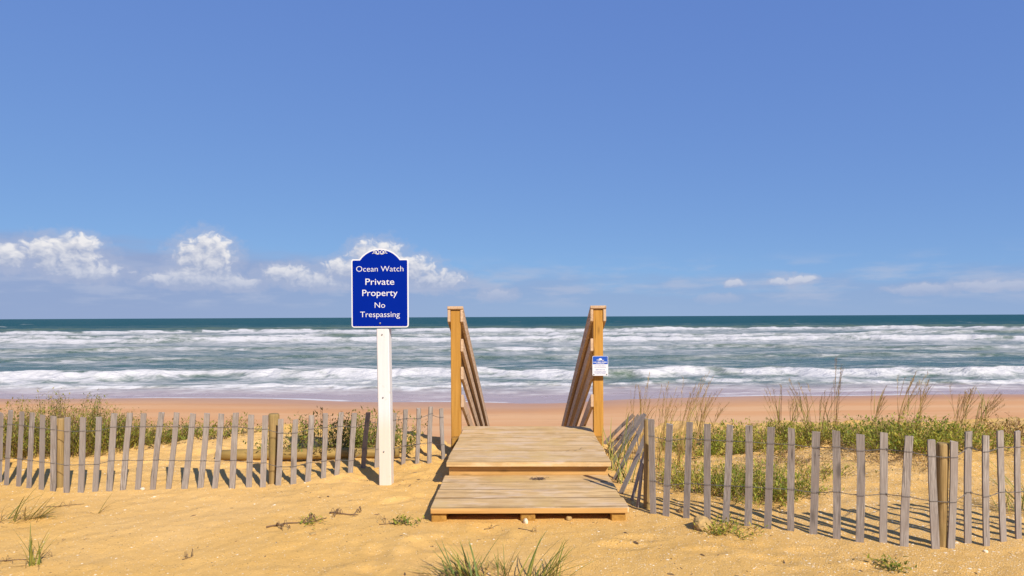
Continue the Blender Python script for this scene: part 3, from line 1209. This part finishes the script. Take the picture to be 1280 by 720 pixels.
def build_fence(name, label, slats, posts, wire_fracs, flip=1):
    b0 = [ung(bx, by) for (_, _, bx, by) in slats]
    origin = b0[len(b0) // 2].copy()
    root = empty(name, origin)
    tag(root, label, 'fence')
    wp = [[] for _ in wire_fracs]
    nrm = []
    for i, (tx, ty, bx, by) in enumerate(slats):
        a, c = b0[max(0, i - 4)], b0[min(len(b0) - 1, i + 4)]
        t_ = (c - a).normalized()
        n = Vector((t_.y, -t_.x, 0)).normalized()
        if n.y > 0: n = -n
        nrm.append(n)
        base_ = b0[i]
        top_ = un(tx, ty, base_.y + random.uniform(-.01, .01))
        o = slat(root, base_, top_, random.uniform(.037, .042), .009, n, random.uniform(-.006, .006))
        o.location = base_ - origin
        for k, dpx in enumerate(wire_fracs):
            dp = dpx(i) if callable(dpx) else dpx
            fr = dp / (by - ty)
            wp[k].append(top_.lerp(base_, fr))
    for (tx, ty, bx, by, r0, r1, dy) in posts:
        pb = ung(bx, by)
        pb = Vector((pb.x * (1 + dy / pb.y), pb.y + dy, pb.z))
        pb.z = gz(pb.x, pb.y)
        o = round_post(root, pb, un(tx, ty, pb.y), r0, r1)
        o.location = pb - origin
    for w in wp:
        fence_wire(root, origin, w, nrm)
    return root


LEFT = [(-29, 515, -32, 601), (-14, 515, -17, 602), (1.7, 516, -.5, 603), (13.5, 513, 8, 606.5), (27.5, 514, 23, 608), (40.5, 516, 36, 610), (53.5, 518, 51.5, 612), (67, 519.5, 66, 614),
        (84.5, 522, 83, 616), (103.8, 521.5, 101, 615.5), (124, 521, 119, 614.5), (143, 516.5, 136.5, 614), (162.5, 516, 153.8, 612.5),
        (179.8, 516, 172, 612), (202, 515.5, 191, 612), (221, 516, 210.5, 611), (241.5, 516.5, 230.6, 611), (258.8, 516.5, 250.4, 610),
        (276.7, 517, 268.3, 610.4), (295, 516, 290.4, 610.4), (314, 518.5, 311, 609), (331.7, 519, 328.5, 609), (351, 524, 347.5, 606.7),
        (369.4, 523.8, 367, 605), (389.6, 519, 384.4, 602), (406.7, 517, 404, 597.7), (426.7, 515.6, 421, 593.5), (443, 516.5, 438, 591),
        (460.4, 515.4, 454, 585.4), (476, 516, 471, 584), (493, 516, 489, 582), (507, 512, 504, 580), (523.5, 510, 521, 579.6),
        (538.5, 508, 536.7, 579), (551.5, 510.4, 554.4, 574)]
build_fence('picket_sand_fence', 'grey wooden picket sand fence left of the white sign post', LEFT,
            [(75.5, 522.5, 75, 611, .030, .028, .05), (342.5, 517, 341.7, 605.5, .034, .040, .05)],
            [lambda i: 17 if i < 28 else 9 + (i % 3) * 2, lambda i: 59 if i < 28 else 45])
RIGHT = [(813.8, 524.6, 816.7, 642), (837.3, 530, 832.5, 645), (862, 527.5, 858, 647.5), (884, 529.4, 884, 651), (912.3, 530.8, 906.8, 653.7),
         (936, 531.7, 934.7, 657.5), (964, 534, 959.5, 661), (989.5, 535, 988.3, 663.5), (1020, 539, 1016.4, 667.6), (1045, 538.2, 1045.5, 673.5),
         (1075.5, 543, 1074.3, 677.7), (1104.8, 540.8, 1103.6, 678.2), (1136.4, 544, 1130.3, 683), (1163.8, 550, 1169.5, 686),
         (1192.6, 551.3, 1188.3, 685.5), (1210.8, 538.7, 1210, 679.2), (1232, 544.2, 1233, 682.3), (1250, 538.3, 1254, 676.9),
         (1271.7, 538.3, 1273.4, 673.3), (1294, 537, 1296, 672), (1316, 537, 1318, 670), (1340, 537, 1341, 668)]
build_fence('picket_sand_fence', 'grey wooden picket sand fence standing right of the boardwalk', RIGHT,
            [(809, 524, 809.5, 637, .026, .022, .04), (1178.2, 553.5, 1176.0, 686, .030, .031, .048)],
            [20, 76])

# collapsed run of the right fence, leaning beside the boardwalk
LEAN = [(792.5, 518.3, 755, 555), (798.8, 519, 762, 560), (803, 518.8, 764, 568), (806.7, 516.7, 763, 583), (807.5, 523, 768.5, 599),
        (807, 545, 776, 616.7), (806, 564.6, 790, 625), (803, 579, 797, 634)]
pts_b = [ung(b, c) for (_, _, b, c) in LEAN]
orig = pts_b[4].copy()
lean = empty('collapsed_picket_fence', orig)
tag(lean, 'row of grey pickets slumped sideways between the boardwalk and the upright fence', 'fence')
wlo = []
for i, (tx, ty, bx, by) in enumerate(LEAN):
    b_ = pts_b[i]
    t_ = un(tx, ty, b_.y - .12 + .02 * i)
    nn = Vector((-.75, -.65, .2)) if i < 6 else Vector((-.98, -.2, .1))
    o = slat(lean, b_, t_, .034, .009, nn, random.uniform(-.008, .008), bury=.15)
    o.location = b_ - orig
    wlo.append(t_.lerp(b_, .28))
mbw = MB()
for off in (0, .012):
    mbw.add(*tube([p - orig + Vector((0, -.012 + off * 2, off * .5 + .01 * math.sin(i * 2.1))) for i, p in enumerate(wlo)], .0018, 4))
mbw.build('wire', M['wire'], lean, (0, 0, 0))

# ------------------------------------------------------------------ log lying behind the left fence
la, lb = ung(272, 588), ung(499, 583)
la = Vector((la.x * 1.06, la.y * 1.06 - .02, 0)); lb = Vector((lb.x * 1.06, lb.y * 1.06, 0))
la.z = lb.z = max(gz(la.x, la.y), gz(lb.x, lb.y)) + .028
mid_ = (la + lb) / 2
d_ = lb - la
lgv, lgf = [], []
sides, nseg = 14, 9
ax = d_.normalized(); e1 = Vector((-ax.y, ax.x, 0)).normalized(); e2 = Vector((0, 0, 1))
for i in range(nseg):
    t_ = i / (nseg - 1)
    c = -d_ / 2 + d_ * t_
    r = .047 * (1 + .04 * math.sin(i * 1.7)) * (.93 if i in (0, nseg - 1) else 1)
    for k in range(sides):
        th = 2 * math.pi * k / sides
        lgv.append(c + e1 * (math.cos(th) * r * (1 + random.uniform(-.025, .025))) + e2 * (math.sin(th) * r))
for i in range(nseg - 1):
    for k in range(sides):
        k2 = (k + 1) % sides
        lgf.append((i * sides + k, i * sides + k2, i * sides + sides + k2, i * sides + sides + k))
lgf.append(tuple(range(sides - 1, -1, -1)))
lgf.append(tuple((nseg - 1) * sides + k for k in range(sides)))
log = mesh_obj('log', lgv, lgf, M['log'], None, mid_)
for p in log.data.polygons: p.use_smooth = len(p.vertices) == 4
tag(log, 'long round log lying half buried behind the left picket fence', 'log')


# ------------------------------------------------------------------ plants
def strip(base, heading, lean_, length, width, droop, segs=5, curl=0.0):
    """one grass blade: tapered, arching strip with a folded midrib; returns verts, faces"""
    v, f = [], []
    p = Vector(base)
    a = lean_
    h = heading
    for i in range(segs + 1):
        t_ = i / segs
        w = width * (1 - t_) ** .65 * (.55 + .45 * min(1, t_ * 5)) / 2
        fwd = Vector((math.cos(h) * math.sin(a), math.sin(h) * math.sin(a), math.cos(a)))
        side = Vector((-math.sin(h), math.cos(h), 0))
        nrm = fwd.cross(side)
        if i == segs:
            v.append(p.copy())
        else:
            v += [p - side * w, p - nrm * w * .45, p + side * w]
        p = p + fwd * (length / segs)
        a += droop / segs
        h += curl / segs
    for i in range(segs - 1):
        for j in (0, 1):
            q_ = i * 3 + j
            f.append((q_, q_ + 1, q_ + 4, q_ + 3))
    q_ = (segs - 1) * 3
    f += [(q_, q_ + 1, q_ + 3), (q_ + 1, q_ + 2, q_ + 3)]
    return v, f


def tuft(name, label, base, n, heading, spread, lean_rng, len_rng, w, dry=.3, area=.05, extra_dry=6, group='grass tufts rooted in the near sand'):
    root = empty(name, base)
    tag(root, label, 'grass', group)
    for i in range(n):
        hd = heading + random.gauss(0, spread)
        bpos = Vector((random.gauss(0, area), random.gauss(0, area * .6), -.02))
        L = random.uniform(*len_rng)
        isdry = random.random() < dry
        vs_, fs = strip((0, 0, 0), hd, random.uniform(*lean_rng), L * (.8 if isdry else 1), w * random.uniform(.6, 1.15), random.uniform(.1, .8) * (1.4 if isdry else 1), 6, random.uniform(-.5, .5))
        tint = random.uniform(0, .25) if isdry else random.uniform(.45, 1)
        mesh_obj('grass_blade', vs_, fs, M['blade'], root, bpos, True, {'tint': [min(1, tint + .1 * (k % 2)) for k in range(len(vs_))]})
    if extra_dry:
        mb = MB()
        for i in range(extra_dry):
            hd = random.uniform(0, 6.28)
            mb.add(*strip((random.gauss(0, area), random.gauss(0, area), .0), hd, random.uniform(.9, 1.45), random.uniform(.06, .18), .004, random.uniform(0, .5), 4, random.uniform(-1, 1)), tint=random.uniform(0, .15))
        mb.build('dry_litter', M['blade'], root, (0, 0, 0))['kind'] = 'stuff'
    return root


L_ = math.pi            # heading to the left of the photograph
tuft('grass_tuft', 'large arching green grass tuft at the bottom edge, left of centre below the step', ung(590, 724), 50, L_ - .2, .95, (.25, 1.0), (.13, .29), .013, .25, .055, 26)
tuft('grass_tuft', 'sparse dry-based grass tuft below the middle of the step', ung(622, 712), 12, L_ - .3, 1.2, (.1, .9), (.06, .13), .008, .55, .03, 10)
tuft('grass_tuft', 'thin upright grass stalks between the two arching tufts below the step', ung(632, 722), 9, 1.2, 1.6, (.02, .35), (.14, .26), .008, .2, .015, 6)
tuft('grass_tuft', 'arching grass tuft spreading to the right at the bottom edge below the step', ung(668, 730), 34, .12, .55, (.35, 1.1), (.15, .33), .013, .2, .055, 14)
tuft('grass_tuft', 'straggly dark dry grass at the bottom edge, left of the arching tuft', ung(552, 722), 16, L_ + .1, .45, (.9, 1.35), (.12, .26), .006, .9, .04, 12)
tuft('grass_tuft', 'small upright green grass tuft on bare sand near the lower left corner', ung(42, 706), 16, 1.0, 2.2, (.05, .40), (.16, .27), .009, .2, .022, 9)
tuft('grass_tuft', 'leaning grass stalks at the left edge before the picket fence', ung(14, 652), 14, .3, .6, (.3, 1.0), (.18, .36), .010, .35, .05, 14)
tuft('grass_tuft', 'broad leaning grass blades with dry runners before the left fence post', ung(37, 649), 12, .15, .35, (.45, 1.2), (.14, .30), .014, .3, .03, 12)
tuft('grass_tuft', 'single thin bent grass stem standing before the left picket fence', ung(121, 642), 3, .3, .25, (.45, .6), (.18, .25), .008, .3, .004, 2)
# tall grass by the right rail post
pg = Vector((.80, 5.55, 0)); pg.z = gz(pg.x, pg.y)
tuft('grass_clump', 'tall green grass growing against the right edge of the boardwalk', pg, 18, .4, 1.6, (.05, .55), (.28, .52), .014, .25, .06, 10, 'clumps of tall dune grass')
pg = Vector((.86, 5.10, 0)); pg.z = gz(pg.x, pg.y)
tuft('grass_clump', 'low leafy grass beside the near corner of the boardwalk and slumped pickets', pg, 14, 2.2, 1.4, (.2, .9), (.18, .34), .016, .2, .05, 8, 'clumps of tall dune grass')
pg = ung(1282, 640)
tuft('grass_clump', 'green grass growing through the fence at the right edge of the picture', pg, 22, L_ - .4, .9, (.1, .7), (.25, .50), .012, .25, .06, 10, 'clumps of tall dune grass')


def sea_oats(px, Y, top_px, top_py, n, label, leafy=8, greens=.5, broad=False):
    base_ = at_depth(px, Y)
    root = empty('sea_oats', base_)
    tag(root, label, 'sea oats', 'sea oats on the dune right of the boardwalk')
    tip = un(top_px, top_py, Y) - base_
    st_, sd_, lv = MB(), MB(), MB()
    H = tip.z
    for i in range(n):
        k = random.uniform(.70, 1.0) if i else 1.0
        b0_ = Vector((random.gauss(0, .022), random.gauss(0, .03), -.02))
        tp = Vector((tip.x * k + random.gauss(0, .055), random.gauss(0, .08), H * k))
        bend = Vector((tip.x * .18 + random.gauss(0, .02), 0, 0))
        path = []
        for j in range(9):
            t_ = j / 8
            path.append(b0_.lerp(tp, t_) - bend * math.sin(math.pi * t_) * .6 + Vector((0, 0, .03 * math.sin(math.pi * t_))))
        st_.add(*tube(path, [.0022 * (1 - .55 * j / 8) for j in range(9)], 3), tint=random.uniform(.05, .5))
        # slender seed head: spikelets along the last third
        for j in range(13 if not broad else 7):
            t_ = .64 + .36 * j / 13
            c = b0_.lerp(tp, t_) - bend * math.sin(math.pi * t_) * .6 + Vector((0, 0, .03 * math.sin(math.pi * t_)))
            hd = random.uniform(0, 6.28) if random.random() < .4 else (0 if tip.x >= 0 else math.pi)
            sd_.add(*strip(c, hd, random.uniform(.15, .7), random.uniform(.025, .055), .0055, random.uniform(.2, .9), 3), tint=random.uniform(0, .45))
    for i in range(leafy):
        k = random.uniform(0, .5)
        c = tip * k + Vector((random.gauss(0, .02), random.gauss(0, .03), 0))
        hd = (0 if tip.x >= 0 else math.pi) + random.gauss(0, .9)
        wd = random.uniform(.006, .010) if not broad else random.uniform(.016, .024)
        lv.add(*strip(c, hd, random.uniform(.08, .5), random.uniform(.18, .42) * (.55 if broad else 1), wd, random.uniform(.3, 1.3), 6, random.uniform(-.4, .4)),
               tint=random.uniform(.5, 1) if random.random() < greens else random.uniform(.1, .5))
    st_.build('stalks', M['oat'], root, (0, 0, 0))['kind'] = 'stuff'
    sd_.build('seed_heads', M['oat'], root, (0, 0, 0))['kind'] = 'stuff'
    lv.build('leaves', M['oat'], root, (0, 0, 0), True)['kind'] = 'stuff'
    return root


for a in ((785, 5.9, 787, 487, 3, 'leafy reed stalk rising behind the slumped pickets, nearest the rail post', 9, .7, True),
          (796, 6.3, 805, 466, 6, 'thin tall sea oats just right of the leafy reed stalk'),
          (806, 6.2, 813, 480, 4, 'short sea oats above the tops of the slumped pickets', 6),
          (822, 5.6, 842, 478, 11, 'straw-coloured sea oats clump rising beside the first upright picket', 16),
          (846, 5.7, 878, 465, 12, 'right-leaning sea oats between the second and third upright pickets', 14),
          (866, 6.3, 893, 476, 8, 'right-leaning sea oats behind the third upright picket', 12),
          (884, 6.6, 905, 504, 4, 'low sparse sea oats behind the fourth upright picket', 5),
          (974, 6.9, 965, 480, 6, 'thin left-leaning sea oats behind the right fence, leftmost of the far row', 8, .6),
          (990, 6.9, 995, 500, 4, 'short green sea oats beside the thin left-leaning clump', 9, .9),
          (1013, 6.5, 995, 474, 9, 'curved left-leaning sea oats with green leaves at their foot', 16, .9),
          (1029, 6.3, 1035, 483, 6, 'upright sea oats with a thick green base behind the right fence', 14, .9),
          (1044, 6.8, 1046, 446, 7, 'tallest thin sea oats stalk behind the right fence', 6),
          (1088, 6.9, 1107, 483, 7, 'sparse straw sea oats on the crest, leaning right', 6),
          (1121, 6.8, 1149, 464, 11, 'dense sea oats leaning right above the thick shrub', 12),
          (1143, 6.9, 1160, 474, 9, 'sea oats close right of the dense leaning clump', 10),
          (1196, 6.7, 1210, 483, 14, 'bushy sea oats behind the right fence post', 16, .6),
          (1220, 6.7, 1244, 489, 11, 'rightmost sea oats clump near the edge of the picture', 14, .6)):
    sea_oats(*a)


def shrub(px, Y, rx, ry, h, label, n=80, per=18, leaf=.034, lw=.45, bias=.55, mat='leaf', group='shrubs behind the fences', name='dune_shrub', upright=.5, grassy=0, base=None):
    base_ = base if base is not None else at_depth(px, Y)
    root = empty(name, base_)
    tag(root, label, 'shrub' if name == 'dune_shrub' else 'plant', group)
    fo, sm = MB(), MB()
    for i in range(n):
        th = random.uniform(0, 6.283)
        rr = math.sqrt(random.random())
        bx, by = rx * rr * math.cos(th), ry * rr * math.sin(th)
        bz = gz(base_.x + bx, base_.y + by) - base_.z
        hh = h * random.uniform(.55, 1.0) * (1 - .45 * rr ** 2)
        if random.random() < .08: hh *= 1.12
        out_ = Vector((math.cos(th), math.sin(th), 0)) * rr * rx * (.5 + .5 * (1 - upright)) * random.uniform(.2, 1)
        jx = Vector((random.gauss(0, .04), random.gauss(0, .04), 0))
        P = [Vector((bx, by, bz - .02)), Vector((bx, by, bz + hh * .5)) + out_ * .35 + jx * .5, Vector((bx, by, bz + hh)) + out_ + jx]
        pts = []
        for j in range(6):
            t_ = j / 5
            pts.append(P[0] * (1 - t_) ** 2 + P[1] * 2 * t_ * (1 - t_) + P[2] * t_ ** 2)
        sm.add(*tube(pts, [.0022 * (1 - .6 * j / 5) for j in range(6)], 3, False))
        stem_t = random.gauss(bias, .20)
        for j in range(per):
            t_ = random.uniform(.12, 1.03)
            k = min(4, int(t_ * 5))
            c = pts[k].lerp(pts[k + 1], min(1.1, t_ * 5 - k))
            c = c + Vector((random.gauss(0, .022), random.gauss(0, .022), random.gauss(0, .012)))
            hd = random.uniform(0, 6.283)
            ln = leaf * random.uniform(.6, 1.25)
            tl = min(.999, max(0, stem_t + random.gauss(0, .12)))
            fo.add(*strip(c, hd, random.uniform(.3, 1.5), ln, ln * lw * random.uniform(.7, 1.2), random.uniform(.2, 1.0), 3), tint=tl)
    for i in range(grassy):
        th = random.uniform(0, 6.283)
        rr = math.sqrt(random.random())
        bx, by = rx * rr * math.cos(th), ry * rr * math.sin(th)
        fo.add(*strip((bx, by, gz(base_.x + bx, base_.y + by) - base_.z - .01), random.uniform(0, 6.28), random.uniform(.05, .7), h * random.uniform(.5, 1.0), .008, random.uniform(.2, 1.1), 5, random.uniform(-.4, .4)),
               tint=min(.999, max(0, random.gauss(bias, .18))))
    sm.build('stems', M['stem'], root, (0, 0, 0))['kind'] = 'stuff'
    fo.build('foliage', M[mat], root, (0, 0, 0), True)['kind'] = 'stuff'
    return root


shrub(6, 6.1, .36, .30, .40, 'olive brown shrub at the left edge behind the picket fence', 150, 28, leaf=.028, lw=.34, bias=.48, grassy=150)
shrub(72, 6.2, .46, .34, .54, 'tallest bushy shrub behind the left fence post', 250, 32, leaf=.028, lw=.36, bias=.56, grassy=240)
shrub(132, 6.4, .36, .32, .36, 'yellow-green grassy shrub sloping down beside the tallest left shrub', 160, 26, leaf=.028, lw=.36, bias=.60, grassy=240)
shrub(185, 6.6, .34, .28, .22, 'low yellow-green shrub behind the leaning pickets left of centre', 70, 18, bias=.6, grassy=90)
shrub(238, 6.9, .30, .24, .20, 'low shrub on the sand crest between leaning pickets', 60, 16, bias=.6, grassy=30)
shrub(292, 7.0, .22, .20, .22, 'small sparse shrub left of the second fence post', 34, 14, bias=.55)
shrub(400, 6.25, .38, .26, .40, 'spreading green shrub behind the log, right of the second fence post', 95, 22, bias=.72, mat='leaf', upright=.1)
shrub(468, 6.35, .34, .26, .40, 'green shrub behind the log and the white sign post', 100, 22, bias=.78)
shrub(880, 6.5, .36, .30, .15, 'low bright green vine mat behind the third and fourth right pickets', 90, 20, bias=.6, mat='leaf_green', grassy=90)
shrub(955, 6.6, .46, .40, .22, 'yellow-green vine mat behind the middle of the right fence', 150, 24, bias=.48, mat='leaf_green', grassy=150)
shrub(1040, 6.7, .42, .30, .18, 'low leafy vine mat below the tallest sea oats', 70, 20, bias=.42, mat='leaf_green', grassy=60)
shrub(1125, 6.2, .46, .42, .32, 'thickest green shrub behind the right fence', 220, 26, bias=.58, mat='leaf_green', grassy=60)
shrub(1205, 6.2, .40, .30, .21, 'green shrub behind the right fence post', 75, 20, bias=.5, mat='leaf_green', grassy=40)
shrub(1272, 6.5, .30, .26, .24, 'brown twiggy shrub on the sand crest at the right edge', 80, 14, bias=.18)
# plants growing low just behind and before the right fence
shrub(875, 5.0, .28, .26, .24, 'grassy creeper behind the rock and the right fence', 80, 18, leaf=.032, lw=.3, bias=.5, mat='leaf_green', group='low creepers by the right fence', name='creeping_plant', upright=.1, grassy=110)
shrub(1008, 5.3, .30, .20, .14, 'thin grassy runner mat on bare sand right of the dense creeper', 40, 14, leaf=.03, lw=.3, bias=.5, mat='leaf_green', group='low creepers by the right fence', name='creeping_plant', upright=.1, grassy=60)
shrub(945, 4.75, .26, .30, .24, 'dense dark-based creeper behind the sixth upright picket', 130, 22, leaf=.034, lw=.3, bias=.62, mat='leaf_green', group='low creepers by the right fence', name='creeping_plant', upright=.2, grassy=70)
shrub(992, 4.75, .18, .16, .10, 'small sparse creeper right of the dense one', 30, 14, leaf=.03, lw=.35, bias=.5, mat='leaf_green', group='low creepers by the right fence', name='creeping_plant', upright=.1, grassy=12)
shrub(975, 5.7, .24, .14, .12, 'dry brown weed patch on bare sand behind the right fence', 60, 10, leaf=.022, lw=.3, bias=.06, group='dry weeds on the sand', name='dry_weed')
shrub(1150, 5.5, .30, .12, .10, 'dry brown weed patch on sand behind the right fence post', 50, 9, leaf=.022, lw=.3, bias=.06, group='dry weeds on the sand', name='dry_weed')
shrub(1075, 5.8, .34, .12, .12, 'dry brown weed patch below the thickest green shrub', 60, 9, leaf=.022, lw=.3, bias=.05, group='dry weeds on the sand', name='dry_weed')
b_ = ung(912, 664)
shrub(0, 0, .13, .11, .05, 'yellow-green runner creeping out under the right fence beside the rock', 30, 12, leaf=.030, lw=.35, bias=.5, mat='leaf_green', group='low creepers by the right fence', name='creeping_plant', upright=0, base=b_)
b_ = ung(1116, 712)
shrub(0, 0, .045, .04, .05, 'tiny green sprout on shelly sand at the bottom, before the right fence', 12, 10, leaf=.026, lw=.5, bias=.65, mat='leaf_green', group='tiny sprouts on the near sand', name='seedling', upright=.3, base=b_)
b_ = ung(507, 655)
shrub(0, 0, .04, .035, .055, 'tiny green sprout with twigs just left of the wooden step', 10, 10, leaf=.026, lw=.5, bias=.7, mat='leaf_green', group='tiny sprouts on the near sand', name='seedling', upright=.3, base=b_)
b_ = ung(388, 655)
shrub(0, 0, .04, .03, .040, 'tiny half-dry sprout among driftwood twigs on the left sand', 9, 9, leaf=.022, lw=.5, bias=.55, mat='leaf_green', group='tiny sprouts on the near sand', name='seedling', upright=.3, base=b_)


# ------------------------------------------------------------------ stones, driftwood and litter on the sand
def rock(name, label, base_, sx, sy, sz, mat, seed, cat='rock', group=None):
    bm = bmesh.new()
    bmesh.ops.create_icosphere(bm, subdivisions=3, radius=1.0)
    rr = random.Random(seed)
    ox = rr.uniform(0, 40)
    for v in bm.verts:
        n = v.co.normalized()
        d1 = float(fbm(np.array([n.x * 1.3 + ox]), np.array([n.y * 1.3 + n.z * 1.7 + ox]), 4, 3, .6)[0])
        k = .68 + .62 * d1
        v.co = Vector((n.x * sx * k, n.y * sy * k, n.z * sz * k))
    me = bpy.data.meshes.new(name)
    bm.to_mesh(me); bm.free()
    me.materials.append(mat)
    o = bpy.data.objects.new(name, me)
    COL.objects.link(o)
    o.location = base_ + Vector((0, 0, sz * .45))
    o.rotation_euler = (0, rr.uniform(-.2, .2), rr.uniform(0, 3))
    return tag(o, label, cat, group)


rock('rock', 'pitted tan rock lying before the fourth upright picket', ung(877, 660), .075, .055, .052, M['rock'], 3)
rock('rock', 'smaller tan rock just behind the right fence beside the pitted one', ung(856, 650) + Vector((.03, .14, 0)), .04, .035, .03, M['rock'], 5)
rock('stone', 'small pale stone against the middle block of the step', ung(657, 654), .018, .014, .022, M['shell'], 7, 'stone')
rock('stone', 'small tan stone under the front edge of the step, right half', ung(711, 650), .022, .018, .018, M['rock'], 9, 'stone')
rock('stone', 'flat orange stone on the left sand below the driftwood twigs', ung(391, 668), .024, .018, .008, M['rock'], 11, 'stone')
rock('stone', 'flat pale stone lying at the foot of the left pickets', ung(178, 612), .032, .018, .012, M['shell'], 13, 'stone')
rock('stone', 'tiny white shell lump on shelly sand before the rightmost pickets', ung(1232, 690), .012, .010, .008, M['shell'], 15, 'stone')


def twigs(label, base_, heading, length, branches, seed, r=.005):
    rr = random.Random(seed)
    mb = MB()

    def grow(p, hd, L, r0, lvl):
        path, q_ = [], Vector(p)
        for j in range(7):
            path.append(q_.copy())
            hd += rr.gauss(0, .22)
            q_ = q_ + Vector((math.cos(hd), math.sin(hd), 0)) * L / 6
            q_.z = gz(base_.x + q_.x, base_.y + q_.y) - base_.z + r0 + (.012 * lvl) * rr.random() + .02 * math.sin(j * .9) * (lvl > 0)
        mb.add(*tube(path, [r0 * (1 - .6 * j / 6) for j in range(7)], 5), tint=.3)
        if lvl < 2:
            for _ in range(branches):
                j = rr.randint(1, 5)
                grow(path[j], hd + rr.choice((-1, 1)) * rr.uniform(.4, 1.1), L * rr.uniform(.3, .55), r0 * .6, lvl + 1)
    grow(Vector((0, 0, r)), heading, length, r, 0)
    o = mb.build('driftwood_twig', M['twig'], None, base_, True)
    return tag(o, label, 'twig', 'driftwood twigs on the near sand')


twigs('forked driftwood twig on the left sand, leftmost of the three', ung(333, 660), .1, .24, 3, 2, .006)
twigs('knotted driftwood twig with a green sprout on the left sand', ung(380, 655), .45, .15, 3, 4, .005)
twigs('long driftwood twig, rightmost of the three on the left sand', ung(412, 642), -.1, .19, 3, 6, .006)
twigs('thin twigs beside the sprout left of the step', ung(474, 656), .05, .22, 3, 8, .003)
twigs('short dark twig on the sand below the middle of the step', ung(648, 661), -.2, .11, 1, 10, .003)
twigs('thin pale twig on the sand below the left half of the step', ung(605, 662), .6, .10, 1, 12, .0025)
twigs('dry twig on the sand near the bottom, left of centre', ung(228, 700), .5, .06, 2, 14, .003)
twigs('dry runner lying on sand at the left edge of the picture', ung(-6, 702), .25, .24, 2, 16, .003)
twigs('thin dry stick on sand before the left pickets', ung(58, 634), .1, .22, 1, 18, .003)
twigs('twig caught on the near right corner of the boardwalk', Vector((.42, 5.35, DECK_Z)), .3, .2, 1, 20, .003).location.z = DECK_Z + .002
for o in [o for o in COL.objects if o.name.startswith('driftwood_twig') and o['label'].startswith('twig caught')]:
    for v in o.data.vertices:
        v.co.z = .004 + abs(v.co.z) * .02

# dried seaweed on the step
mb = MB()
rr = random.Random(33)
for i in range(60):
    p = Vector((rr.gauss(0, .022), rr.gauss(0, .012), 0))
    path = []
    hd = rr.uniform(0, 6.28)
    for j in range(5):
        path.append(p.copy() + Vector((0, 0, .003 + .012 * math.sin(j / 4 * math.pi) * rr.random())))
        hd += rr.gauss(0, .7)
        p = p + Vector((math.cos(hd), math.sin(hd), 0)) * .008
    mb.add(*tube(path, .0014, 3))
o = mb.build('seaweed_clump', M['weed'], None, Vector((un(673, 594, 4.93).x, 4.90, .0825)))
tag(o, 'small dark clump of dried seaweed on the back of the wooden step', 'seaweed')


def scatter(name, label, cat, n, size, mat, xr, yr, weight, flat=.3, long_=1.0):
    v, f = [], []
    cnt = 0
    xs = RNG.uniform(xr[0], xr[1], n * 6)
    ys = RNG.uniform(yr[0], yr[1], n * 6)
    keep = RNG.random(n * 6) < weight(xs, ys)
    xs, ys = xs[keep][:n], ys[keep][:n]
    zs = ground_z(xs, ys)
    for x, y, z in zip(xs, ys, zs):
        s = size * RNG.lognormal(0, .45)
        a = RNG.uniform(0, 6.28)
        m_ = 5
        o = len(v)
        tilt = RNG.normal(0, .35)
        for k in range(m_):
            th = a + 6.283 * k / m_
            r = s * RNG.uniform(.7, 1.2)
            lx, ly = r * long_ * math.cos(th - a), r * math.sin(th - a) / max(1, long_ * .6)
            v.append((x + lx * math.cos(a) - ly * math.sin(a), y + lx * math.sin(a) + ly * math.cos(a), z - s * .1 + tilt * lx * .5))
        v.append((x, y, z + s * flat))
        for k in range(m_):
            f.append((o + k, o + (k + 1) % m_, o + m_))
    ob = mesh_obj(name, v, f, mat)
    return tag(ob, label, cat, kind='stuff')


def w_shell(x, y):
    return np.clip(.18 + .75 * sstep(-.3, 2.2, x) + .15 * (fbm(x, y, 2, 4) - .5), 0, 1) * ~((np.abs(x - .1) < .66) & (y > 4.15) & (y < 6.7))


def w_deb(x, y):
    return np.clip(sstep(.52, .70, fbm(x / .8, y / .8, 3, 7)), .05, 1) * ~((np.abs(x - .1) < .66) & (y > 4.15) & (y < 6.7))


scatter('shell_grit', 'scattered pale shell fragments on the dune sand', 'shell fragments', 11000, .0042, M['shell'], (-4.2, 4.2), (2.9, 7.0), w_shell)
scatter('plant_litter', 'scattered dark bits of dry plant litter on the dune sand', 'litter', 1000, .0042, M['twig'], (-4.2, 4.2), (2.9, 7.2), w_deb, .5, 2.6)
